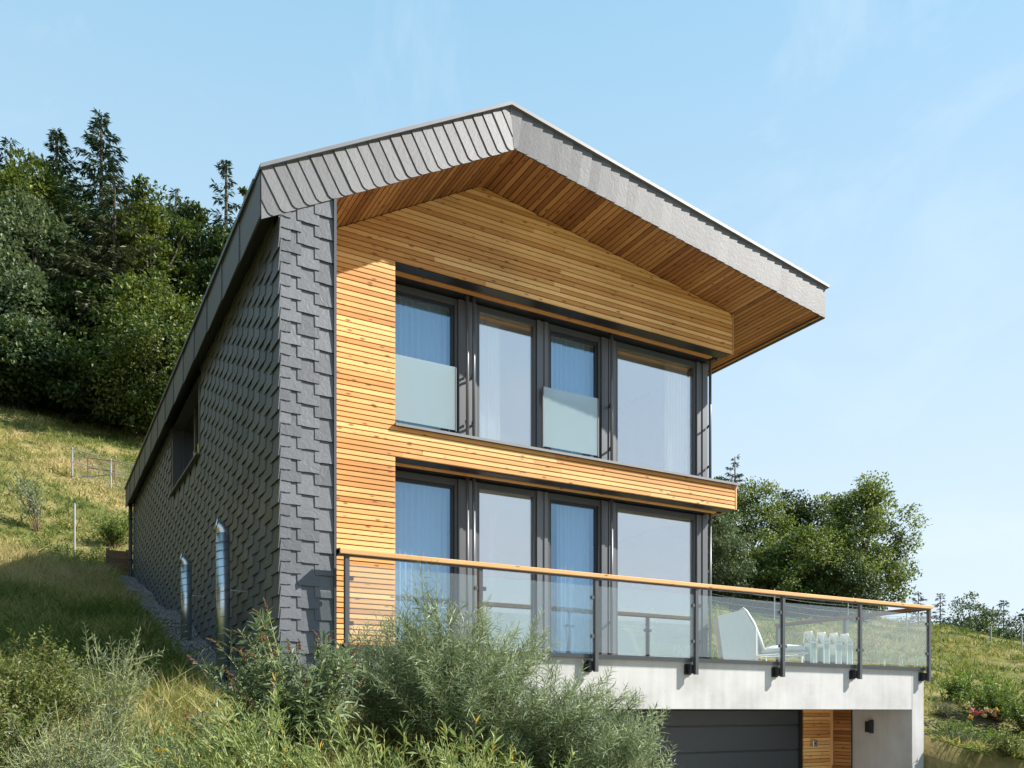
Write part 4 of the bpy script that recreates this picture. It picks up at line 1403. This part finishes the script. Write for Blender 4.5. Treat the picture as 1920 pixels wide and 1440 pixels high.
# ---- shrubs
def shrub(name, x, y, H, R, mat, stem, label, nst=40, twigs=6, leafL=.06, leafW=.008, gapL=.014, ang=50, start=.3, lean=(0, 0), cat='shrub',
          group=None, upright=.5, twl=.32, srad=.006, flowers=None, bend=.0, tintm=.5):
    zb = tz(x, y) - .05
    t = thing(name, (x, y, zb), label, cat, group)
    st, lv, fl = Acc(), Acc(), Acc()
    B = np.array([x, y, zb])
    ca, sa = math.cos(math.radians(ang)), math.sin(math.radians(ang))

    def leafy(bz, f0, dens=1.0, ll=1.0):
        seg = np.linalg.norm(np.diff(bz, axis=0), axis=1)
        cum = np.concatenate([[0], np.cumsum(seg)])
        m = int(cum[-1] * (1 - f0) / gapL * dens)
        if m < 2: return
        sdist = cum[-1] * (f0 + (1 - f0) * (np.arange(m) + rng.uniform(0, .8, m)) / m)
        P = np.stack([np.interp(sdist, cum, bz[:, k]) for k in range(3)], -1)
        T = nrm(np.stack([np.interp(sdist + .01, np.append(cum, cum[-1] + .05), np.append(bz[:, k], bz[-1, k] + (bz[-1, k] - bz[-2, k]) * .05 / max(seg[-1], 1e-4))) for k in range(3)], -1) - P)
        a_ = nrm(np.cross(T, np.array([.3, .2, .93]))); b_ = np.cross(T, a_)
        phi = np.arange(m) * 2.4 + rng.uniform(0, .6, m)
        pr_ = a_ * np.cos(phi)[:, None] + b_ * np.sin(phi)[:, None]
        D = nrm(T * ca + pr_ * sa + rng.normal(size=(m, 3)) * .12 + np.array([0, 0, bend]))
        N = nrm(T + rng.normal(size=(m, 3)) * .25)
        rel = sdist / cum[-1]
        L = leafL * ll * rng.uniform(.7, 1.25, m) * (1.1 - .55 * np.maximum(0, rel - .55) / .45)
        v, q = leaf_geo(P, D, L, np.full(m, leafW) * (L / leafL), .18, N)
        tn = rng.normal(tintm, .2, m) + .15 * (rel - .5) + rng.normal(0, .08)
        lv.add(v, q, np.repeat(tn, 4))

    for i in range(nst):
        ph = i * 2.39996 + rng.uniform(-.4, .4)
        rho = math.sqrt((i + .5) / nst) * rng.uniform(.75, 1.1)
        hx = np.array([math.cos(ph), math.sin(ph), 0]) * R * rho
        h = H * rng.uniform(.72, 1.08) * (1 - (1 - upright) * .7 * rho ** 2)
        end = B + hx + np.array([lean[0], lean[1], h])
        p0 = B + hx * .12
        p1 = B + hx * .35 + np.array([lean[0] * .3, lean[1] * .3, h * .62])
        tt = np.linspace(0, 1, 10)[:, None]
        bz = (1 - tt) ** 2 * p0 + 2 * tt * (1 - tt) * p1 + tt ** 2 * end
        st.add(*tube_geo(bz, srad * (1.05 - .85 * tt[:, 0]), 4))
        leafy(bz, start)
        for j in range(twigs):
            f = rng.uniform(.22, .92)
            a0 = np.array([np.interp(f, tt[:, 0], bz[:, k]) for k in range(3)])
            T = nrm(np.array([np.interp(min(1, f + .05), tt[:, 0], bz[:, k]) for k in range(3)]) - a0 + 1e-6)
            rd = nrm(rng.normal(size=3) + np.array([0, 0, .15]))
            dirv = nrm(T * .75 + rd * .75 + nrm(hx + 1e-6) * .2)
            ln = twl * H * rng.uniform(.5, 1.1) * (1.15 - .6 * f)
            t2 = np.linspace(0, 1, 5)[:, None]
            tw = a0 + dirv * ln * t2 + np.array([0, 0, 1]) * (ln * .25 * t2 ** 2)
            st.add(*tube_geo(tw, srad * .45 * (1.1 - .9 * t2[:, 0]), 3))
            leafy(tw, .05)
        if flowers and rng.uniform() < flowers:
            T = nrm(bz[-1] - bz[-2])
            m = 130
            u = rng.uniform(0, 1, m)
            ln = rng.uniform(.12, .2)
            pr_ = nrm(rng.normal(size=(m, 3)))
            sagv = np.array([rng.normal() * .3, rng.normal() * .3, -.25]) * ln
            P = bz[-1] + T * (u[:, None] * ln) + sagv * (u ** 2)[:, None]
            v, q = leaf_geo(P, pr_ + T * .4, .018 * (1.15 - .8 * u), .009 * (1.15 - .6 * u), .1)
            fl.add(v, q, np.repeat(rng.uniform(0, 1, m), 4))
    st.build('stems', stem, t)
    lv.build('leaves', mat, t)
    if fl.v: fl.build('flower_spikes', LM['spike'], t)
    return t


def spos(px, d):
    return place(px, d)


SG = 'wild shrubs in front of the house'
# large narrow-leaved willow before the terrace
for px, d, H, R, nst, lean, lab in [
    (862, 8.6, 1.82, 1.28, 90, (-.12, 0), 'large narrow-leaved willow bush in front of the terrace glass'),
    (1020, 8.3, 1.30, .95, 58, (.2, -.2), 'right half of the willow bush spreading towards the garage door'),
    (745, 8.9, 1.40, .85, 44, (-.1, 0), 'willow bush in front of the larch wall by the slate pier'),
]:
    x, y = spos(px, d)
    shrub('willow_bush', x, y, H, R, LM['willow'], M['stem'], lab, nst=nst, twigs=9, leafL=.10, leafW=.0105, gapL=.0155, ang=48, start=.25, lean=lean, group=SG, upright=.55, twl=.30, srad=.007)
# tall single shoots of the same willow reaching over the handrail
x, y = spos(815, 8.2)
shrub('willow_shoots', x, y, 2.30, .42, LM['willow'], M['stem'], 'thin tall willow shoots reaching above the handrail', nst=9, twigs=5, leafL=.11, leafW=.0085, gapL=.02, ang=62, start=.3, group=SG, upright=1.0, twl=.16, srad=.006)
x, y = spos(1150, 7.6)
shrub('willow_bush', x, y, 1.12, .6, LM['willow'], M['stem'], 'low willow branches hanging before the garage door', nst=30, twigs=6, leafL=.10, leafW=.0105, gapL=.016, ang=52, start=.2, lean=(.15, .1), group=SG, upright=.3, twl=.3)
# lime-green young willow shoots in the very front
for px, d, H, R, nst, lean, lab in [
    (560, 5.4, 1.34, .55, 26, (-.42, .1), 'lime green willow shoots leaning left in the foreground'),
    (720, 5.2, 1.20, .55, 28, (-.30, .1), 'lime green willow shoots left of the picture centre in the foreground'),
    (880, 5.4, 1.22, .5, 24, (-.05, 0), 'upright lime green willow shoots in the foreground centre'),
    (1030, 5.6, 1.05, .5, 22, (.12, -.05), 'lime green willow shoots under the big willow bush'),
    (430, 5.2, 1.10, .5, 22, (-.3, 0), 'lime green willow shoots in the lower left foreground'),
]:
    x, y = spos(px, d)
    shrub('young_willow', x, y, H, R, LM['lime'], M['stem_l'], lab, nst=nst, twigs=5, leafL=.085, leafW=.017, gapL=.022, ang=42, start=.25, lean=lean, group=SG, upright=.75, twl=.24, srad=.005, bend=.1)
# buddleia with faded flower spikes at the slate corner
x, y = spos(560, 7.3)
shrub('buddleia_bush', x, y, 1.5, .75, LM['buddleia'], M['stem_l'], 'buddleia with brown faded flower spikes at the slate corner', nst=34, twigs=6, leafL=.13, leafW=.03, gapL=.028, ang=55, start=.25, group=SG, upright=.55, twl=.26, srad=.008, flowers=.95, bend=-.15, lean=(-.1, 0))
x, y = spos(480, 6.8)
shrub('buddleia_bush', x, y, 1.08, .5, LM['buddleia'], M['stem_l'], 'smaller buddleia left of the slate corner', nst=18, twigs=5, leafL=.10, leafW=.024, gapL=.028, ang=55, start=.2, group=SG, upright=.5, twl=.26, srad=.007, flowers=.9, bend=-.15, lean=(-.1, 0))
# left foreground thicket
for px, d, H, R, nst, m_, st_, LL, LW, lab in [
    (205, 6.6, 1.42, .34, 12, 'silver', 'stem_l', .07, .009, 'tall silvery willow plant standing up in the left foreground'),
    (290, 6.0, .8, .5, 22, 'silver', 'stem_l', .065, .009, 'silvery bush in the left foreground'),
    (130, 5.6, .95, .65, 30, 'silver', 'stem_l', .065, .009, 'silvery low bush at the bottom left'),
    (30, 6.8, 1.15, .60, 34, 'hedge', 'stem_b', .045, .022, 'leafy bush with reddish stems at the left border'),
    (90, 7.6, .95, .60, 30, 'hedge', 'stem_b', .045, .022, 'green leafy bush behind the left border bush'),
    (-40, 5.6, 1.15, .60, 26, 'hedge', 'stem_b', .045, .022, 'green bush in the bottom left corner'),
    (385, 6.2, .65, .55, 24, 'hedge', 'stem_b', .04, .016, 'low weedy bush below the ventilation pipes'),
    (220, 5.2, .75, .55, 26, 'hedge', 'stem_b', .045, .02, 'low leafy bush at the bottom of the left foreground'),
    (340, 5.0, .75, .5, 22, 'silver', 'stem_l', .065, .01, 'silvery shoots at the bottom edge left of the willows'),
]:
    x, y = spos(px, d)
    shrub('wild_bush', x, y, H, R, LM[m_], M[st_], lab, nst=nst, twigs=7, leafL=LL, leafW=LW, gapL=.018, ang=52, start=.15, group=SG, upright=.6, twl=.3, srad=.005)
# plume-like shrub on the meadow far left
x, y = spos(70, 30)
shrub('meadow_shrub', x, y, 2.3, .8, LM['silver'], M['stem_b'], 'pale feathery shrub leaning left on the meadow below the wood', nst=13, twigs=4, leafL=.14, leafW=.05, gapL=.05, ang=30, start=.25, upright=.7, srad=.012, twl=.18, lean=(-.5, .2))
x, y = spos(215, 30)
shrub('meadow_shrub', x, y, 1.3, 1.0, LM['garden'], M['stem_b'], 'green bush on the meadow beside the far house corner', nst=26, twigs=7, leafL=.12, leafW=.05, gapL=.05, ang=45, start=.1, upright=.4, srad=.015)
for px, d, H, R, lab in ((60, 25, .7, 1.0, 'low scrub on the meadow at the left border'), (130, 26.5, .8, 1.0, 'low green scrub on the meadow behind the single post'), (185, 27.5, .8, .9, 'low green scrub next to the far house corner')):
    x, y = spos(px, d)
    shrub('meadow_shrub', x, y, H, R, LM['hedge'], M['stem_b'], lab, nst=30, twigs=6, leafL=.10, leafW=.045, gapL=.05, ang=50, start=.1, upright=.4, srad=.01, twl=.35, group='scrub on the meadow')
# garden bed on the right
GB = 'garden plants right of the carport'
for nm, px, d, H, R, nst, m_, LL, LW, lab in [
    ('rose_bush', 1868, 19.5, 1.08, .95, 50, 'garden', .07, .04, 'rose bush with yellow and pink flowers in the garden bed'),
    ('rose_bush', 1930, 18.5, 1.12, .9, 40, 'garden', .07, .04, 'green bush at the right border beside the roses'),
    ('garden_bush', 1800, 20.5, .75, .6, 34, 'garden', .07, .045, 'rounded green bush left of the roses'),
    ('lavender_bush', 1770, 19.5, .45, .42, 34, 'silver', .06, .01, 'grey lavender cushion next to the concrete column'),
    ('garden_bush', 1790, 17.8, .55, .6, 34, 'garden', .06, .04, 'low green plants beside the concrete column'),
    ('garden_bush', 1850, 17.2, .6, .7, 38, 'garden', .06, .04, 'low green plants below the roses'),
    ('garden_bush', 1800, 16.6, .5, .6, 30, 'grey', .05, .02, 'greyish low bush at the bottom beside the column'),
    ('garden_bush', 1830, 15.4, .55, .55, 30, 'garden', .06, .04, 'leafy green plants at the bottom between column and right border'),
    ('garden_bush', 1890, 15.2, .6, .55, 30, 'hedge', .06, .035, 'yellowish low plants at the bottom near the right border'),
    ('garden_bush', 1785, 15.3, .4, .4, 22, 'grey', .05, .03, 'small greyish plants at the bottom right of the column'),
    ('garden_bush', 1920, 16.4, .55, .6, 30, 'garden', .06, .04, 'low green plants in the bottom right corner'),
]:
    x, y = spos(px, d)
    shrub(nm, x, y, H, R, LM[m_], M['stem_b'], lab, nst=nst, twigs=5, leafL=LL, leafW=LW, gapL=.03, ang=55, start=.1, group=GB, upright=.45, twl=.3, srad=.006)
# roses
x, y = spos(1858, 19.2)
zb = tz(x, y)
k = 0
for px, py in ((1822, 1331), (1830, 1338), (1841, 1335), (1850, 1331), (1858, 1334), (1864, 1340), (1820, 1345), (1845, 1342), (1870, 1332)):
    d = 19.0
    fx, fy = spos(px, d)
    fz = (1335 - py) / 1600 * d + .0
    m = 26
    P = np.array([fx, fy, fz]) + rng.normal(size=(m, 3)) * .012
    v, q = leaf_geo(P, nrm(rng.normal(size=(m, 3)) + np.array([0, 0, .5])), np.full(m, .06), np.full(m, .05), .3)
    a = Acc(); a.add(v, q, np.full(m * 4, rng.uniform(0, 1)))
    o = a.build('rose_bloom', LM['rose'], bpy.data.objects['rose_bush'])

# ---- grass
def grass(name, xr, yr, n, L0, L1, W, label, keep=None, dry=0.0, lean=.35, per=14, spread=.10):
    nt_ = n // per
    TX = rng.uniform(*xr, nt_); TY_ = rng.uniform(*yr, nt_)
    tall = rng.uniform(.45, 1.0, nt_) ** 1.3 * 1.35
    ttint = rng.normal(0, .16, nt_)
    X = np.repeat(TX, per) + rng.normal(0, spread, nt_ * per) * rng.uniform(.3, 1.6, nt_ * per)
    Y = np.repeat(TY_, per) + rng.normal(0, spread, nt_ * per) * rng.uniform(.3, 1.6, nt_ * per)
    tall = np.repeat(tall, per); ttint = np.repeat(ttint, per)
    ok = ~((X > 1.95) & (X < 15.2) & (Y > 10.3) & (Y < 27.3))
    ok &= ~((X > 6.3) & (X < 15.05) & (Y < 14.0))
    if keep is not None: ok &= keep(X, Y)
    X, Y, tall, ttint = X[ok], Y[ok], tall[ok], ttint[ok]; n = len(X)
    Z = terr(X, Y)
    patch = .5 + .30 * np.sin(X * .9 + 1.7 * np.sin(Y * .35)) * np.cos(Y * .55 + .8 * np.sin(X * .5)) + .25 * np.sin(X * .23 + Y * .31) + .12 * np.sin(X * 2.1 - Y * 1.3)
    P = np.stack([X, Y, Z - .02], -1)
    D = nrm(np.stack([rng.normal(0, lean, n), rng.normal(0, lean, n), np.ones(n)], -1))
    L = rng.uniform(L0, L1, n) * (.65 + .6 * patch) * tall
    v, q = leaf_geo(P, D, L, np.full(n, W) * rng.uniform(.6, 1.4, n), .1)
    v = v.reshape(n, 4, 3)                      # tips arch over
    v[:, 2, :2] += rng.normal(0, .3, (n, 2)) * L[:, None]
    v[:, 2, 2] -= .12 * L
    tint = np.clip(.22 + .75 * (patch - .5) + dry + ttint + rng.normal(0, .12, n), 0, 1)
    o = np_mesh(name, v.reshape(-1, 3), q, LM['grass'], None, (float(X.mean()), float(Y.mean()), float(Z.mean())), np.repeat(tint, 4))
    return tag(o, label, 'grass', kind='stuff')


grass('grass_slope', (-5, 6.5), (3.5, 14), 90000, .18, .5, .011, 'tall wild grass on the slope in front of the slate wall', dry=.24)
grass('grass_slope', (-7, 2.2), (13, 29), 75000, .18, .5, .016, 'wild grass climbing the slope along the slate wall', dry=.32)
grass('meadow_grass', (-14, 12), (28, 62), 90000, .16, .42, .035, 'sunlit meadow grass below the wood', dry=.28, keep=lambda X, Y: X / Y < .22, spread=.16)
grass('meadow_grass', (15, 56), (9, 56), 150000, .14, .38, .035, 'meadow grass on the hill right of the terrace', dry=.05, keep=lambda X, Y: ~((X < 19.5) & (Y < 12.2)), spread=.16)
grass('ground_cover', (15.0, 19.5), (4.5, 10.3), 42000, .08, .26, .03, 'low leafy ground cover at the edge of the garden bed', dry=-.02, lean=.8, per=20, spread=.14)

# ---- gravel strip along the slate wall
n = 5200
Y = rng.uniform(10.0, 27.4, n); X = 2.62 - np.abs(rng.normal(0, .30, n))
X = np.clip(X, 1.75, 2.60)
Z = terr(X, Y)
s = rng.uniform(.012, .032, n)
oct_ = np.array([[1, 0, 0], [0, 1, 0], [-1, 0, 0], [0, -1, 0], [0, 0, 1], [0, 0, -1]], float)
vv = oct_[None] * s[:, None, None] * rng.uniform(.6, 1.4, (n, 6, 1)) + np.stack([X, Y, Z + s * .5], -1)[:, None, :]
tri = np.array([[0, 1, 4], [1, 2, 4], [2, 3, 4], [3, 0, 4], [1, 0, 5], [2, 1, 5], [3, 2, 5], [0, 3, 5]])
q = (tri[None] + (np.arange(n) * 6)[:, None, None]).reshape(-1, 3)
o = np_mesh('gravel', vv.reshape(-1, 3), q, M['gravel'], None, (2.3, 18, 1.5), None)
tag(o, 'grey gravel strip along the foot of the slate wall', 'gravel', kind='stuff')
# bark mulch of the garden bed
n = 5200
X = rng.uniform(15.1, 19.6, n); Y = rng.uniform(5.5, 12.3, n); Z = terr(X, Y)
s = rng.uniform(.02, .05, n)
vv = oct_[None] * s[:, None, None] * rng.uniform(.4, 1.4, (n, 6, 1)) * np.array([1, 1, .4]) + np.stack([X, Y, Z + .01], -1)[:, None, :]
q = (tri[None] + (np.arange(n) * 6)[:, None, None]).reshape(-1, 3)
o = np_mesh('bark_mulch', vv.reshape(-1, 3), q, M['mulch'], None, (17, 10, 0), None)
tag(o, 'brown bark mulch covering the garden bed', 'mulch', kind='stuff')

# ------------------------------------------------------------------ fences and small things on the slope
def fpost(px, d, h, label, r=.022, group='metal fence posts on the meadow'):
    x, y = spos(px, d); z = tz(x, y)
    v_ = MB(); v_.tube([(x, y, z - .2), (x, y, z + h)], r, 8); v_.tube([(x, y, z + h), (x, y, z + h + .02)], [r * 1.25, r * .6], 8)
    tag(v_.build('fence_post', M['post'], base=(x, y, z)), label, 'post', group)


fpost(140, 28.6, 1.7, 'single grey metal post on the meadow left of the house', .03)
fpost(1452, 40.0, 1.5, 'grey metal post above the terrace handrail before the trees', .03)
fpost(1858, 38.0, .9, 'left one of two short posts on the right-hand meadow', .035)
fpost(1916, 36.0, 1.1, 'post at the right border on the meadow', .035)

# wire fence far left beside the wood
A = [spos(px, 37.5) for px in (136, 208, 262)]
fz = thing('wire_fence', (A[1][0], A[1][1], tz(*A[1])), 'wire mesh fence with grey posts on the meadow beside the far house corner', 'fence')
for (x, y) in A:
    v = MB(); v.tube([(x, y, tz(x, y) - .2), (x, y, tz(x, y) + 1.35)], .03, 8); v.build('post', M['post'], fz)
for (p, q_) in zip(A[:-1], A[1:]):
    za, zb2 = tz(*p), tz(*q_)
    for hh in (.75, 1.3):
        v = MB(); v.tube([(p[0], p[1], za + hh), (q_[0], q_[1], zb2 + hh)], .018, 6); v.build('rail', M['post'], fz)
    v = MB()
    for i in range(1, 24):
        f = i / 24
        x = p[0] + (q_[0] - p[0]) * f; y = p[1] + (q_[1] - p[1]) * f; z_ = za + (zb2 - za) * f
        v.bar((x, y, z_ + .05), (x, y, z_ + 1.3), .006, .006)
    for hh in np.arange(.1, 1.3, .12):
        v.bar((p[0], p[1], za + hh), (q_[0], q_[1], zb2 + hh), .006, .006)
    v.build('wire_mesh', M['post'], fz)
v = MB(); v.bar((A[0][0], A[0][1] + .4, tz(*A[0]) + .1), (A[1][0], A[1][1] + .4, tz(*A[1]) + .75), .04, .04); v.build('brace', M['post'], fz)
fx, fy = spos(190, 39.0); fzz = tz(fx, fy)
rk = thing('rusty_rack', (fx, fy, fzz), 'rusty brown metal frame behind the wire fence', 'rack')
for dx in (-.55, .55):
    v = MB(); v.tube([(fx + dx, fy, fzz - .1), (fx + dx, fy, fzz + .95)], .03, 6); v.build('post', M['rust'], rk)
for hz in (.5, .95):
    v = MB(); v.tube([(fx - .58, fy, fzz + hz), (fx + .58, fy, fzz + hz)], .028, 6); v.build('rail', M['rust'], rk)
# fence on the right slope before the trees
A = [spos(px, 41 - k * .3) for k, px in enumerate((1300, 1452, 1590, 1700))]
fz = thing('wire_fence', (A[1][0], A[1][1], tz(*A[1])), 'thin wire fence along the foot of the right-hand trees', 'fence')
for (p, q_) in zip(A[:-1], A[1:]):
    for hh in (.3, .6, .9, 1.2):
        v = MB()
        pts = []
        for i in range(9):
            f = i / 8
            x = p[0] + (q_[0] - p[0]) * f; y = p[1] + (q_[1] - p[1]) * f
            pts.append((x, y, tz(*p) + (tz(*q_) - tz(*p)) * f + hh - .06 * math.sin(math.pi * f)))
        v.tube(pts, .008, 4); v.build('wire', M['post'], fz)
for (x, y) in (A[0], A[2], A[3]):
    v = MB(); v.tube([(x, y, tz(x, y) - .2), (x, y, tz(x, y) + 1.3)], .025, 6); v.build('post', M['post'], fz)
# small timber retaining wall at the far corner
rx, ry = 2.1, 28.2
rz = tz(rx, ry)
rt = thing('retaining_wall', (rx, ry, rz), 'small retaining wall of weathered boards at the far house corner', 'wall')
for k in range(6):
    v = MB(); v.box(1.95, 2.60, ry - .03, ry + .02, rz - .5 + k * .2, rz - .5 + k * .2 + .19); v.build('board', M['old_wood'], rt)
for px_ in (2.0, 2.55):
    v = MB(); v.box(px_ - .05, px_ + .05, ry + .021, ry + .11, rz - .6, rz + .75); v.build('post', M['old_wood'], rt)
